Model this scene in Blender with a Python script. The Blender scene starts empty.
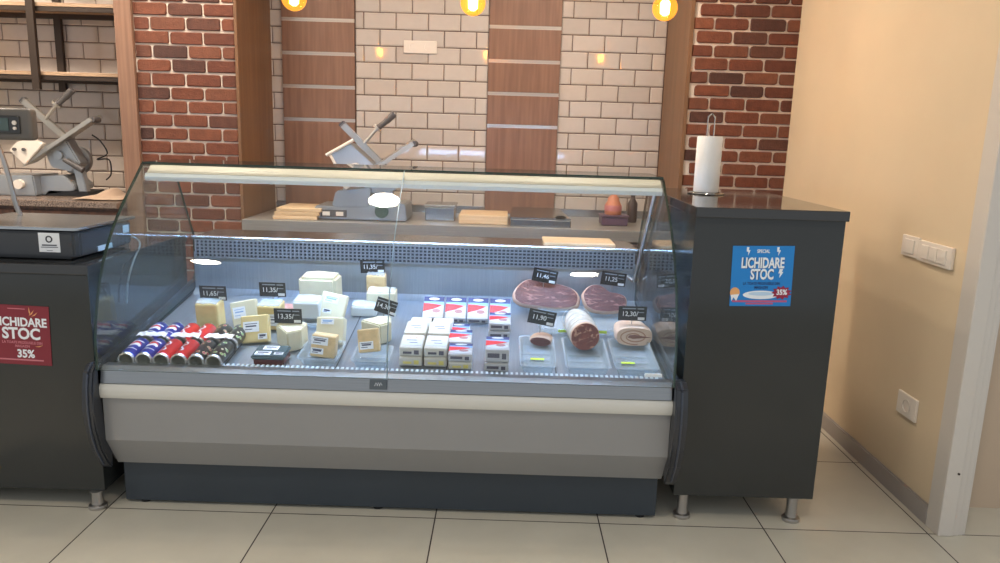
import bpy, bmesh, math, random
from mathutils import Vector, Matrix, Euler
random.seed(7)
C = bpy.data.collections.new('scene'); bpy.context.scene.collection.children.link(C)
SC = bpy.context.scene
R = math.radians

# ---------------------------------------------------------------- camera
CAM = Vector((0.2193, -2.5202, 1.3944)); PITCH, YAW, ROLL, FPX = 0.1975, -0.0031, 0.0300, 750.7
_f = Vector((math.sin(YAW)*math.cos(PITCH), math.cos(YAW)*math.cos(PITCH), -math.sin(PITCH)))
_r = Vector((math.cos(YAW), -math.sin(YAW), 0)); _u = _r.cross(_f)
_r2 = _r*math.cos(ROLL) + _u*math.sin(ROLL); _u2 = -_r*math.sin(ROLL) + _u*math.cos(ROLL)
cd = bpy.data.cameras.new('camera'); cam = bpy.data.objects.new('camera', cd); C.objects.link(cam)
cd.sensor_width = 36; cd.lens = FPX*36/1000; cd.clip_start = .02; cd.clip_end = 60
m3 = Matrix((_r2, _u2, -_f)).transposed()
cam.matrix_world = Matrix.Translation(CAM) @ m3.to_4x4()
SC.camera = cam
DECK_Z, DECK_S = .535, .157            # the display deck rises towards the back
def deck(x, y, h=0): return Vector((x, y, DECK_Z + DECK_S*y + h))
DT = math.atan(DECK_S)

# ---------------------------------------------------------------- world, exposure
W = bpy.data.worlds.new('world'); SC.world = W; W.use_nodes = True
bg = W.node_tree.nodes['Background']; bg.inputs[0].default_value = (.88, .94, 1.0, 1); bg.inputs[1].default_value = 0.54
SC.view_settings.view_transform = 'Standard'; SC.view_settings.look = 'None'
SC.view_settings.exposure = 0.47; SC.view_settings.gamma = 1; SC.view_settings.use_curve_mapping = False
LAMP_POWER = 112.0                      # emission of the round ceiling lights
STRIP_POWER = 37.0                      # emission of the display lamp
BULB_POWER = 14.0

# ---------------------------------------------------------------- materials
def lin(c):
    return tuple(((v/255)/12.92 if v/255 <= .04045 else ((v/255+.055)/1.055)**2.4) for v in c) + (1,)
MATS = {}
def mat(name, rgb, rough=.5, metal=0, spec=.5, noise=0, nscale=20, bump=0, bscale=60, coat=0, emit=None, estr=0, stretch=None, rgb2=None):
    if name in MATS: return MATS[name]
    m = bpy.data.materials.new(name); m.use_nodes = True; nt = m.node_tree; b = nt.nodes['Principled BSDF']
    b.inputs['Base Color'].default_value = lin(rgb); b.inputs['Roughness'].default_value = rough
    b.inputs['Metallic'].default_value = metal; b.inputs['Specular IOR Level'].default_value = spec
    b.inputs['Coat Weight'].default_value = coat; b.inputs['Coat Roughness'].default_value = .06
    if emit: b.inputs['Emission Color'].default_value = lin(emit); b.inputs['Emission Strength'].default_value = estr
    if noise or bump:
        tc = nt.nodes.new('ShaderNodeTexCoord'); mp = nt.nodes.new('ShaderNodeMapping')
        nt.links.new(tc.outputs['Object'], mp.inputs[0])
        if stretch: mp.inputs['Scale'].default_value = stretch
        n = nt.nodes.new('ShaderNodeTexNoise'); n.inputs['Scale'].default_value = nscale; n.inputs['Detail'].default_value = 4
        nt.links.new(mp.outputs[0], n.inputs['Vector'])
    if noise:
        mx = nt.nodes.new('ShaderNodeMix'); mx.data_type = 'RGBA'
        c = lin(rgb); c2 = lin(rgb2) if rgb2 else tuple(min(1, v*(1-noise)) for v in c[:3]) + (1,)
        c1 = c if rgb2 else tuple(min(1, v*(1+noise*.6)) for v in c[:3]) + (1,)
        mr = nt.nodes.new('ShaderNodeMapRange'); mr.inputs[1].default_value = .35; mr.inputs[2].default_value = .65
        nt.links.new(n.outputs['Fac'], mr.inputs[0]); nt.links.new(mr.outputs[0], mx.inputs[0])
        mx.inputs[6].default_value = c1; mx.inputs[7].default_value = c2
        nt.links.new(mx.outputs[2], b.inputs['Base Color'])
    if bump:
        n2 = nt.nodes.new('ShaderNodeTexNoise'); n2.inputs['Scale'].default_value = bscale; n2.inputs['Detail'].default_value = 3
        nt.links.new(mp.outputs[0], n2.inputs['Vector'])
        bp = nt.nodes.new('ShaderNodeBump'); bp.inputs['Strength'].default_value = bump; bp.inputs['Distance'].default_value = .01
        nt.links.new(n2.outputs['Fac'], bp.inputs['Height']); nt.links.new(bp.outputs[0], b.inputs['Normal'])
    MATS[name] = m; return m

def glassy(name, tint=(1, 1, 1), milky=0.0, ior=1.45, milk=(225, 235, 240), rough=0.0, refl=1.0):
    """clear sheet glass / clear plastic: fresnel mix of a transparent and a glossy layer"""
    m = bpy.data.materials.new(name); m.use_nodes = True; nt = m.node_tree; nt.nodes.clear(); N = nt.nodes.new; L = nt.links.new
    out = N('ShaderNodeOutputMaterial'); tr = N('ShaderNodeBsdfTransparent'); gl = N('ShaderNodeBsdfGlossy')
    tr.inputs[0].default_value = (*tint, 1); gl.inputs['Roughness'].default_value = rough
    geo = N('ShaderNodeNewGeometry'); mi = N('ShaderNodeMix'); mi.inputs[2].default_value = ior; mi.inputs[3].default_value = 1/ior
    L(geo.outputs['Backfacing'], mi.inputs[0])
    fr = N('ShaderNodeFresnel'); L(mi.outputs[0], fr.inputs['IOR'])
    mu = N('ShaderNodeMath'); mu.operation = 'MULTIPLY'; mu.inputs[1].default_value = refl; mu.use_clamp = True; L(fr.outputs[0], mu.inputs[0])
    ms = N('ShaderNodeMixShader'); L(mu.outputs[0], ms.inputs[0]); L(tr.outputs[0], ms.inputs[1]); L(gl.outputs[0], ms.inputs[2])
    last = ms
    if milky:
        df = N('ShaderNodeBsdfDiffuse'); df.inputs[0].default_value = lin(milk)
        m2 = N('ShaderNodeMixShader'); m2.inputs[0].default_value = milky; L(last.outputs[0], m2.inputs[1]); L(df.outputs[0], m2.inputs[2]); last = m2
    L(last.outputs[0], out.inputs[0]); MATS[name] = m; return m

def island_mat(name, cols, rough, bump=0, bscale=80, nz=.15, coat=0):
    """colour picked per loose piece (each brick / tile) from a ramp"""
    m = mat(name, cols[0], rough, bump=max(bump, .001), bscale=bscale, coat=coat); nt = m.node_tree; b = nt.nodes['Principled BSDF']
    g = nt.nodes.new('ShaderNodeNewGeometry'); cr = nt.nodes.new('ShaderNodeValToRGB'); cr.color_ramp.interpolation = 'LINEAR'
    el = cr.color_ramp.elements
    while len(el) < len(cols): el.new(.5)
    for i, c in enumerate(cols): el[i].position = i/(len(cols)-1); el[i].color = lin(c)
    nt.links.new(g.outputs['Random Per Island'], cr.inputs[0])
    n = nt.nodes.new('ShaderNodeTexNoise'); n.inputs['Scale'].default_value = 25; tc = nt.nodes.new('ShaderNodeTexCoord'); nt.links.new(tc.outputs['Object'], n.inputs['Vector'])
    mr = nt.nodes.new('ShaderNodeMapRange'); mr.inputs[1].default_value = .3; mr.inputs[2].default_value = .7; mr.inputs[3].default_value = 1-nz; mr.inputs[4].default_value = 1+nz
    nt.links.new(n.outputs['Fac'], mr.inputs[0])
    vm = nt.nodes.new('ShaderNodeVectorMath'); vm.operation = 'SCALE'; nt.links.new(cr.outputs[0], vm.inputs[0]); nt.links.new(mr.outputs[0], vm.inputs['Scale'])
    nt.links.new(vm.outputs[0], b.inputs['Base Color']); return m

def wood(name, a, b_, rough=.45, scale=(28, 28, 1.6)):
    m = mat(name, a, rough, noise=.01, nscale=1.6, stretch=scale, rgb2=b_, bump=.02, bscale=6); return m

TILE = island_mat('white_tile', [(190, 178, 168), (196, 184, 174), (184, 172, 162)], .07, nz=.02)
GROUT = mat('tile_grout', (92, 68, 60), .9)
BRICK = island_mat('red_brick', [(116, 66, 46), (104, 57, 40), (120, 71, 50), (72, 46, 40), (98, 53, 38), (109, 61, 44)], .85, bump=.5, bscale=120, nz=.18)
MORTAR = mat('brick_mortar', (222, 208, 194), .95, bump=.4, bscale=150)
PANEL = wood('walnut_laminate', (138, 102, 82), (122, 88, 70))
PIER = wood('brown_laminate', (126, 92, 64), (112, 80, 54), scale=(14, 14, 1))
POST = wood('post_wood', (142, 108, 88), (124, 92, 74), scale=(40, 40, 1.2))
SHELFW = wood('shelf_wood', (182, 152, 124), (160, 130, 104), scale=(1.5, 30, 30))
BLACKM = mat('dark_metal', (58, 46, 38), .45, metal=.3)
ALU = mat('aluminium', (196, 186, 176), .32, metal=.85)
STEEL = mat('brushed_steel', (178, 180, 182), .27, metal=1, noise=.06, nscale=6, stretch=(1, 60, 60), bump=.012, bscale=30)
DSTEEL = mat('deck_steel', (158, 168, 179), .32, metal=.68, noise=.07, nscale=5, stretch=(40, 1, 1))
CHROME = mat('chrome', (205, 205, 205), .12, metal=1)
SATIN = mat('satin_leg', (176, 172, 168), .3, metal=.9)
CAB = mat('anthracite_gloss', (47, 49, 48), .12, spec=.5, noise=.05, nscale=3)
CABTOP = mat('counter_top_gloss', (50, 50, 50), .07, spec=.6)
CABEDGE = mat('counter_edge', (40, 40, 41), .3)
BUMP = mat('cream_bumper', (206, 204, 196), .35)
GREY = mat('grey_panel', (144, 143, 142), .45, noise=.03, nscale=2)
SLATE = mat('slate_plinth', (52, 60, 68), .45, noise=.06, nscale=3)
CAPM = mat('dark_plastic', (40, 43, 50), .28, coat=.2)
CANOPY = mat('canopy_cream', (226, 216, 198), .35)
CANOPY2 = mat('canopy_white', (236, 238, 236), .3)
WALLP = mat('cream_paint', (217, 196, 164), .8, noise=.03, nscale=2.2)
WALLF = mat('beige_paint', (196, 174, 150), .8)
SKIRT = mat('grey_skirting', (158, 150, 144), .3)
FRAMEM = mat('white_frame', (206, 198, 188), .4)
CEILM = mat('ceiling_paint', (232, 230, 226), .9)
WHITE = mat('white_plastic', (226, 216, 204), .35)
WHITE2 = mat('white_paper', (232, 234, 236), .7)
BLACK = mat('black_plastic', (26, 26, 28), .4)
RUBBER = mat('rubber', (24, 24, 25), .8)
PAPER = mat('kraft_paper', (176, 152, 132), .8, noise=.06, nscale=8)
GRANITE = mat('speckled_granite', (150, 130, 116), .25, noise=.01, nscale=160, rgb2=(70, 58, 52))
DARKWOOD = wood('dark_cabinet_wood', (104, 66, 46), (78, 48, 34))
EDGEG = mat('glass_edge_green', (14, 48, 36), .15, spec=.6)
GLASS = glassy('case_glass', tint=(.965, .985, .985))
SIDEG = glassy('side_glass', tint=(.90, .96, .97))
CLEAR = glassy('clear_plastic', tint=(.93, .96, .98), milky=.16, ior=1.5, rough=.05)
FILM = glassy('cling_film', tint=(.97, .98, 1), milky=.30, ior=1.5, rough=.12)

# floor: 60 cm porcelain tiles with thin dark joints
FLOORM = mat('floor_tile', (206, 196, 180), .22, spec=.45)
def _floor():
    nt = FLOORM.node_tree; b = nt.nodes['Principled BSDF']; N = nt.nodes.new; L = nt.links.new
    tc = N('ShaderNodeTexCoord'); br = N('ShaderNodeTexBrick'); br.offset = 0; br.squash = 1
    L(tc.outputs['Object'], br.inputs['Vector'])
    br.inputs['Scale'].default_value = 1; br.inputs['Brick Width'].default_value = .6; br.inputs['Row Height'].default_value = .6
    br.inputs['Mortar Size'].default_value = .0026; br.inputs['Mortar Smooth'].default_value = .1
    br.inputs['Color1'].default_value = lin((206, 200, 184)); br.inputs['Color2'].default_value = lin((199, 193, 177)); br.inputs['Mortar'].default_value = lin((62, 52, 48))
    n = N('ShaderNodeTexNoise'); n.inputs['Scale'].default_value = 3.5; n.inputs['Detail'].default_value = 5; L(tc.outputs['Object'], n.inputs['Vector'])
    mr = N('ShaderNodeMapRange'); mr.inputs[1].default_value = .3; mr.inputs[2].default_value = .7; mr.inputs[3].default_value = .93; mr.inputs[4].default_value = 1.05
    L(n.outputs['Fac'], mr.inputs[0]); vm = N('ShaderNodeVectorMath'); vm.operation = 'SCALE'
    L(br.outputs['Color'], vm.inputs[0]); L(mr.outputs[0], vm.inputs['Scale']); L(vm.outputs[0], b.inputs['Base Color'])
    rr = N('ShaderNodeMapRange'); rr.inputs[3].default_value = .24; rr.inputs[4].default_value = .8; L(br.outputs['Fac'], rr.inputs[0]); L(rr.outputs[0], b.inputs['Roughness'])
_floor()

# ---------------------------------------------------------------- mesh helpers
def tag(o, label=None, cat=None, group=None, kind=None):
    if label: o['label'] = label
    if cat: o['category'] = cat
    if group: o['group'] = group
    if kind: o['kind'] = kind
    return o
def thing(name, label, cat, loc=(0, 0, 0), group=None):
    o = bpy.data.objects.new(name, None); o.empty_display_size = .05; o.location = loc; C.objects.link(o)
    return tag(o, label, cat, group)
def obj(name, bm, mats, parent=None, world=True, smooth=False, label=None):
    """link one mesh object; coordinates are world when world=True and the parent is un-rotated"""
    me = bpy.data.meshes.new(name)
    bmesh.ops.recalc_face_normals(bm, faces=bm.faces)
    if parent is not None and world:
        p = Vector((0, 0, 0)); q = parent
        while q is not None: p += Vector(q.location); q = q.parent
        bmesh.ops.translate(bm, verts=bm.verts, vec=-p)
    if smooth:
        for f in bm.faces: f.smooth = True
    bm.to_mesh(me); bm.free()
    for m in (mats if isinstance(mats, (list, tuple)) else [mats]): me.materials.append(m)
    o = bpy.data.objects.new(name, me); C.objects.link(o)
    if parent is not None: o.parent = parent
    if smooth:
        try: me.set_sharp_from_angle(angle=R(40))
        except Exception: pass
    if label: o['label'] = label
    return o
def struct(name, bm, mats, parent=None, smooth=False):
    o = obj(name, bm, mats, parent, smooth=smooth)
    if parent is None: o['kind'] = 'structure'
    return o
def BM(): return bmesh.new()
def box(bm, x0, x1, y0, y1, z0, z1, bev=0, M=None, mi=0, seg=2):
    g = bmesh.ops.create_cube(bm, size=1); vs = g['verts']
    for v in vs: v.co = Vector(((x0+x1)/2 + v.co.x*(x1-x0), (y0+y1)/2 + v.co.y*(y1-y0), (z0+z1)/2 + v.co.z*(z1-z0)))
    fs = set(f for v in vs for f in v.link_faces)
    if bev:
        es = list(set(e for v in vs for e in v.link_edges))
        r = bmesh.ops.bevel(bm, geom=es, offset=bev, segments=seg, affect='EDGES', profile=.5)
        fs = set(r['faces']) | set(f for f in fs if f.is_valid)
        vs = list(set(v for f in fs for v in f.verts))
    for f in fs: f.material_index = mi
    if M is not None: bmesh.ops.transform(bm, matrix=M, verts=list(vs))
    return bm
def cyl(bm, p0, p1, r0, r1=None, seg=20, mi=0, caps=True):
    p0, p1 = Vector(p0), Vector(p1); r1 = r0 if r1 is None else r1; d = p1-p0
    q = Vector((0, 0, 1)).rotation_difference(d.normalized()).to_matrix().to_4x4()
    g = bmesh.ops.create_cone(bm, cap_ends=caps, segments=seg, radius1=r0, radius2=r1, depth=d.length, matrix=Matrix.Translation((p0+p1)/2) @ q)
    for f in set(f for v in g['verts'] for f in v.link_faces): f.material_index = mi
    return bm
def poly(bm, pts, d, mi=0, M=None, bev=0):
    """closed outline pts (3-D) swept by vector d"""
    a = [bm.verts.new(Vector(p)) for p in pts]; b = [bm.verts.new(Vector(p)+Vector(d)) for p in pts]
    fs = [bm.faces.new(a[::-1]), bm.faces.new(b)]
    n = len(a)
    for i in range(n): fs.append(bm.faces.new((a[i], a[(i+1) % n], b[(i+1) % n], b[i])))
    vs = a+b
    if bev:
        es = list(set(e for v in vs for e in v.link_edges))
        r = bmesh.ops.bevel(bm, geom=es, offset=bev, segments=2, affect='EDGES')
        fs = [f for f in fs if f.is_valid] + list(r['faces']); vs = list(set(v for f in fs for v in f.verts))
    for f in fs: f.material_index = mi
    if M is not None: bmesh.ops.transform(bm, matrix=M, verts=list(vs))
    return bm
def tube(bm, pts, r, seg=10, mi=0):
    P = [Vector(p) for p in pts]; rings = []
    for i, p in enumerate(P):
        t = (P[min(i+1, len(P)-1)] - P[max(i-1, 0)]).normalized()
        up = Vector((0, 0, 1)) if abs(t.z) < .9 else Vector((0, 1, 0))
        a = t.cross(up).normalized(); b = t.cross(a)
        rr = r[i] if isinstance(r, (list, tuple)) else r
        rings.append([bm.verts.new(p + (a*math.cos(k*2*math.pi/seg) + b*math.sin(k*2*math.pi/seg))*rr) for k in range(seg)])
    for i in range(len(rings)-1):
        for k in range(seg):
            f = bm.faces.new((rings[i][k], rings[i][(k+1) % seg], rings[i+1][(k+1) % seg], rings[i+1][k])); f.material_index = mi
    bm.faces.new(rings[0][::-1]).material_index = mi; bm.faces.new(rings[-1]).material_index = mi
    return bm
def spline(pts, n=8):
    P = [Vector(p) for p in pts]; out = []
    for i in range(len(P)-1):
        p0, p1, p2, p3 = P[max(i-1, 0)], P[i], P[i+1], P[min(i+2, len(P)-1)]
        for k in range(n):
            t = k/n; out.append(.5*((2*p1) + (p2-p0)*t + (2*p0-5*p1+4*p2-p3)*t*t + (-p0+3*p1-3*p2+p3)*t**3))
    out.append(P[-1]); return out
def lathe(bm, prof, c, axis=(0, 0, 1), seg=28, mis=None):
    """prof: (radius, height) pairs about axis through c"""
    q = Vector((0, 0, 1)).rotation_difference(Vector(axis).normalized()).to_matrix(); c = Vector(c); rings = []
    for r, h in prof:
        rings.append([bm.verts.new(c + q @ Vector((r*math.cos(k*2*math.pi/seg), r*math.sin(k*2*math.pi/seg), h))) for k in range(seg)] if r > 1e-6 else [bm.verts.new(c + q @ Vector((0, 0, h)))])
    for i in range(len(rings)-1):
        a, b = rings[i], rings[i+1]; mi = mis[i] if mis else 0
        for k in range(seg):
            k2 = (k+1) % seg
            if len(a) == 1 and len(b) == 1: continue
            if len(a) == 1: f = bm.faces.new((a[0], b[k], b[k2]))
            elif len(b) == 1: f = bm.faces.new((a[k], a[k2], b[0]))
            else: f = bm.faces.new((a[k], a[k2], b[k2], b[k]))
            f.material_index = mi
    return bm
def text(name, s, m, parent, M, size, ext=.0006, bold=0, sx=1.0, align='CENTER'):
    cu = bpy.data.curves.new(name, 'FONT'); cu.body = s; cu.size = size; cu.extrude = ext; cu.offset = bold; cu.align_x = align; cu.align_y = 'CENTER'; cu.resolution_u = 3
    t = bpy.data.objects.new('tmp', cu); C.objects.link(t)
    me = bpy.data.meshes.new_from_object(t.evaluated_get(bpy.context.evaluated_depsgraph_get())); bpy.data.objects.remove(t)
    p = Vector((0, 0, 0)); q = parent
    while q is not None: p += Vector(q.location); q = q.parent
    me.transform(Matrix.Translation(-p) @ M @ Matrix.Diagonal((sx, 1, 1, 1)))
    me.materials.clear(); me.materials.append(m)
    o = bpy.data.objects.new(name, me); C.objects.link(o); o.parent = parent; return o
def front(x, y, z, roll=0, lean=0):     # frame of a card that faces the customer side (-y), rolled clockwise, leaning back
    return Matrix.Translation((x, y, z)) @ Matrix.Rotation(-lean, 4, 'X') @ Matrix.Rotation(roll, 4, 'Y') @ Matrix.Rotation(R(90), 4, 'X')

YB = 2.5; YP = 1.89; WX = 1.8365; CZ = 2.9
# ---------------------------------------------------------------- the room
b = BM(); box(b, -4.2, 3.4, -3.6, 2.6, -.06, 0); struct('floor', b, FLOORM)
b = BM(); box(b, -4.2, 3.4, -2.3, 2.6, CZ, CZ+.06); struct('ceiling', b, CEILM)

def tiles(bm, segs, z0, z1, y, zphase, rowh=.1027, w=.2065, g=.0048):
    """bevelled metro tiles; segs: (x0, x1, joint x of the even rows)"""
    for (x0, x1, ph) in segs:
        k0 = math.floor((z0-zphase)/rowh)
        for k in range(k0, math.ceil((z1-zphase)/rowh)):
            za, zb = max(z0, zphase+k*rowh), min(z1, zphase+(k+1)*rowh)
            if zb-za < .02: continue
            off = ph + (w/2 if k % 2 else 0); i0 = math.floor((x0-off)/w)
            for i in range(i0, math.ceil((x1-off)/w)):
                xa, xb = max(x0, off+i*w), min(x1, off+(i+1)*w)
                if xb-xa < .012: continue
                a = [(xa+g/2, za+g/2), (xb-g/2, za+g/2), (xb-g/2, zb-g/2), (xa+g/2, zb-g/2)]
                bw = min(.0065, (xb-xa)*.3)
                c = [(xa+g/2+bw, za+g/2+bw), (xb-g/2-bw, za+g/2+bw), (xb-g/2-bw, zb-g/2-bw), (xa+g/2+bw, zb-g/2-bw)]
                o_ = [bm.verts.new((p[0], y-.004, p[1])) for p in a]; n_ = [bm.verts.new((p[0], y-.008, p[1])) for p in c]; w_ = [bm.verts.new((p[0], y+.001, p[1])) for p in a]
                for q in [bm.faces.new(n_)] + [bm.faces.new((o_[j], o_[(j+1) % 4], n_[(j+1) % 4], n_[j])) for j in range(4)] + [bm.faces.new((w_[j], w_[(j+1) % 4], o_[(j+1) % 4], o_[j])) for j in range(4)]:
                    q.material_index = 1
b = BM(); box(b, -4.2, 1.9, YB, YB+.1, 0, CZ)
tiles(b, [(-1.328, -1.237, -1.3035), (-.772, .088, -.612), (.547, 1.222, .622)], .6, CZ, YB, 1.7025)
tiles(b, [(-4.2, -1.9, -2.527)], .6, CZ, YB, 1.7735)
struct('wall_back', b, [GROUT, TILE])

def bricks(bm, x0, x1, z0, z1, y, zph, rowh, xph, w=.199, g=.0105):
    rnd = random.Random(3)
    k0 = math.floor((z0-zph)/rowh)
    for k in range(k0, math.ceil((z1-zph)/rowh)):
        za, zb = max(z0, zph+k*rowh), min(z1, zph+(k+1)*rowh)
        if zb-za < .03: continue
        off = xph + (w/2 if k % 2 else 0) + rnd.uniform(-.012, .012); i0 = math.floor((x0-off)/w)-1
        edges = [off+i*w + rnd.uniform(-.006, .006) for i in range(i0, i0+int((x1-x0)/w)+5)]
        for i in range(len(edges)-1):
            xa, xb = max(x0, edges[i]+g/2), min(x1, edges[i+1]-g/2)
            if xb-xa < .03: continue
            zc, zd = za+g/2+rnd.uniform(-.002, .002), zb-g/2+rnd.uniform(-.002, .002)
            pts = []
            for (cx, cz, a0) in ((xb, zd, 0), (xa, zd, 90), (xa, zc, 180), (xb, zc, 270)):
                r_ = rnd.uniform(.006, .017) if x0 < cx < x1 else .002
                ox = cx - math.copysign(r_, cx-(xa+xb)/2); oz = cz - math.copysign(r_, cz-(zc+zd)/2)
                for t in (0, 45, 90): pts.append((ox+r_*math.cos(R(a0+t)), oz+r_*math.sin(R(a0+t))))
            dep = rnd.uniform(.008, .013); cx, cz = (xa+xb)/2, (zc+zd)/2
            r0 = [bm.verts.new((p[0], y+.002, p[1])) for p in pts]; r1 = [bm.verts.new((p[0], y-dep+.004, p[1])) for p in pts]
            r2 = [bm.verts.new((p[0]-math.copysign(.004, p[0]-cx), y-dep+rnd.uniform(-.001, .001), p[1]-math.copysign(.004, p[1]-cz))) for p in pts]
            n = len(pts)
            fs = [bm.faces.new(r2)]
            for A, B_ in ((r0, r1), (r1, r2)):
                for j in range(n): fs.append(bm.faces.new((A[j], A[(j+1) % n], B_[(j+1) % n], B_[j])))
            for f in fs: f.material_index = 1
# brick piers either side of the tiled niche, with brown laminate returns
b = BM(); box(b, -1.90, -1.329, YP, YB-.001, 0, CZ); bricks(b, -1.895, -1.331, .1, CZ, YP, 1.9705, .0762, -1.71)
struct('trim_1', b, [MORTAR, BRICK])
b = BM(); box(b, 1.245, WX, YP, YB-.001, 0, CZ); bricks(b, 1.247, WX, .1, CZ, YP, 1.9815, .0727, 1.365)
struct('trim_2', b, [MORTAR, BRICK])
b = BM(); box(b, -1.329, -1.311, YP-.018, YB-.009, 0, CZ, .002); struct('trim_3', b, PIER)
b = BM(); box(b, 1.222, 1.245, YP-.018, YB-.009, 0, CZ, .002); struct('trim_4', b, PIER)
b = BM(); box(b, -1.995, -1.898, YP-.03, YB-.009, 0, CZ, .003); struct('trim_5', b, POST)

b = BM(); box(b, -4.3, -4.2, .6, 2.6, 0, CZ); struct('wall_left', b, WALLP)
# the right-hand wall, skirting, door casing and the wall beyond the opening
b = BM(); box(b, WX, WX+.085, .0, YB+.1, 0, CZ); struct('wall_right', b, WALLP)
b = BM(); box(b, WX-.012, WX, .067, YP, 0, .072, .002); box(b, WX-.004, WX, .067, YP, .072, .076); struct('baseboard_right', b, SKIRT)
b = BM(); box(b, WX-.010, WX+.004, -.004, .067, 0, 2.3, .002)
box(b, WX-.010, WX+.046, -.016, .0, 0, 2.3, .004); box(b, WX+.046, WX+.068, -.010, .0, 0, 2.3, .003); box(b, WX+.068, WX+.088, -.004, .01, 0, 2.3, .003)
box(b, WX+.084, WX+.098, .0, .10, 0, 2.3, .002)
struct('trim_6', b, FRAMEM)
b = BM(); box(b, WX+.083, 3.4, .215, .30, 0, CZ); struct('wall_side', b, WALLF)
b = BM(); cyl(b, (WX+.030, -.020, .245), (WX+.030, -.015, .245), .004, seg=12); o = obj('screw_cap', b, BLACKM)
tag(o, 'small dark screw head in the white door casing', 'screw')

# walnut panels with aluminium slot rails
def slat_panel(x0, x1, zs, label):
    t = thing('slatwall_panel', label, 'wall panel', ((x0+x1)/2, YB-.02, .86), 'walnut slatwall panels on the tiled wall')
    ed = sorted(zs)
    lo = [.86] + [z+.011 for z in ed]; hi = [z-.011 for z in ed] + [CZ-.01]
    for a, c in zip(lo, hi):
        bb = BM(); box(bb, x0, x1, YB-.026, YB-.009, a, c, .0015); obj('board', bb, PANEL, t)
    for z in ed:
        bb = BM(); box(bb, x0, x1, YB-.024, YB-.014, z-.0105, z-.004); box(bb, x0, x1, YB-.024, YB-.014, z+.004, z+.0105); box(bb, x0, x1, YB-.014, YB-.0095, z-.0105, z+.0105)
        obj('rail', bb, ALU, t)
slat_panel(-1.237, -.772, [2.062+.206*2, 2.062+.206, 2.055, 1.849, 1.642, 1.433], 'walnut wall panel with aluminium rails, behind the middle slicer and left of the wall socket')
slat_panel(.088, .547, [2.045+.206*2, 2.045+.206, 2.045, 1.836, 1.633, 1.428], 'walnut wall panel with aluminium rails, right of the wall socket')

# double socket in the tiles
t = thing('wall_socket', 'white double socket set in the white tiles above the middle slicer', 'socket', (-.351, YB-.008, 1.907))
b = BM(); box(b, -.458, -.245, YB-.02, YB-.008, 1.868, 1.946, .004); obj('faceplate', b, WHITE, t)
for cx in (-.40, -.302):
    b = BM(); lathe(b, [(.024, 0), (.026, .003), (.022, .003), (.021, -.006), (0, -.006)], (cx, YB-.02, 1.907), (0, -1, 0)); sk = obj('socket_well', b, WHITE, t, smooth=True)
    b = BM()
    for s in (-1, 1): cyl(b, (cx+s*.009, YB-.0135, 1.907), (cx+s*.009, YB-.0165, 1.907), .003, seg=8)
    obj('pin_hole', b, BLACK, sk)

# right wall switches and low socket (plates parallel to the wall)
def plate(name, label, cat, y0, y1, z0, z1, d=.010):
    t = thing(name, label, cat, (WX, (y0+y1)/2, (z0+z1)/2)); bb = BM(); box(bb, WX-d, WX, y0, y1, z0, z1, .003); obj('faceplate', bb, WHITE, t); return t
t = plate('light_switch', 'square white single switch on the cream wall, beside the wider switch plate', 'switch', .372, .497, .955, 1.037)
b = BM(); box(b, WX-.015, WX-.009, .40, .47, .968, 1.024, .002); obj('rocker', b, WHITE, t)
t = plate('light_switch', 'wide white three-gang switch plate on the cream wall, nearer the door casing', 'switch', .145, .368, .952, 1.032, .014)
for k in range(3):
    b = BM(); box(b, WX-.020, WX-.013, .175+k*.055, .225+k*.055, .966, 1.018, .002); obj('rocker', b, WHITE, t)
t = plate('wall_outlet', 'grey-white square socket low on the cream wall above the skirting', 'socket', .232, .372, .335, .425)
b = BM(); lathe(b, [(.026, 0), (.028, .003), (.023, .003), (.022, -.004), (0, -.004)], (WX-.010, .302, .380), (-1, 0, 0)); w_ = obj('socket_well', b, WHITE, t, smooth=True)
b = BM(); 
for s in (-1, 1): cyl(b, (WX-.005, .302+s*.009, .38), (WX-.0085, .302+s*.009, .38), .0032, seg=8)
obj('pin_hole', b, BLACK, w_)

# round ceiling lights
def ceiling_light(x, y, label, k=1.0):
    t = thing('ceiling_light', label, 'ceiling light', (x, y, CZ), 'round ceiling lights')
    bb = BM(); lathe(bb, [(.115*k, 0), (.115*k, -.014), (.098*k, -.02), (.095*k, -.012), (.095*k, 0)], (x, y, CZ)); obj('frame', bb, WHITE, t, smooth=True)
    bb = BM(); lathe(bb, [(0, -.012), (.094*k, -.012), (.094*k, -.002), (0, -.002)], (x, y, CZ)); obj('diffuser', bb, LAMPM, t)
LAMPM = mat('lamp_diffuser', (255, 255, 255), .5, emit=(255, 240, 220), estr=LAMP_POWER)
for (x, y, l) in [(-.50, .38, 'round white ceiling light mirrored at the top of the case glass'), (-1.78, -1.46, 'round white ceiling light mirrored at the left of the case glass'),
                  (.77, -1.51, 'round white ceiling light mirrored at the right of the case glass'), (-1.55, 1.18, 'round white ceiling light over the aisle, left one'), (.55, 1.18, 'round white ceiling light over the aisle, right one'), (-2.95, 1.2, 'added round ceiling light over the left granite worktop, brightening the left tiles')]:  # last light is an unseen extra, added to brighten the left tiled niche
    ceiling_light(x, y, l, 1.5 if 'aisle' in l else 2.1 if 'granite' in l else 1.0)

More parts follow.
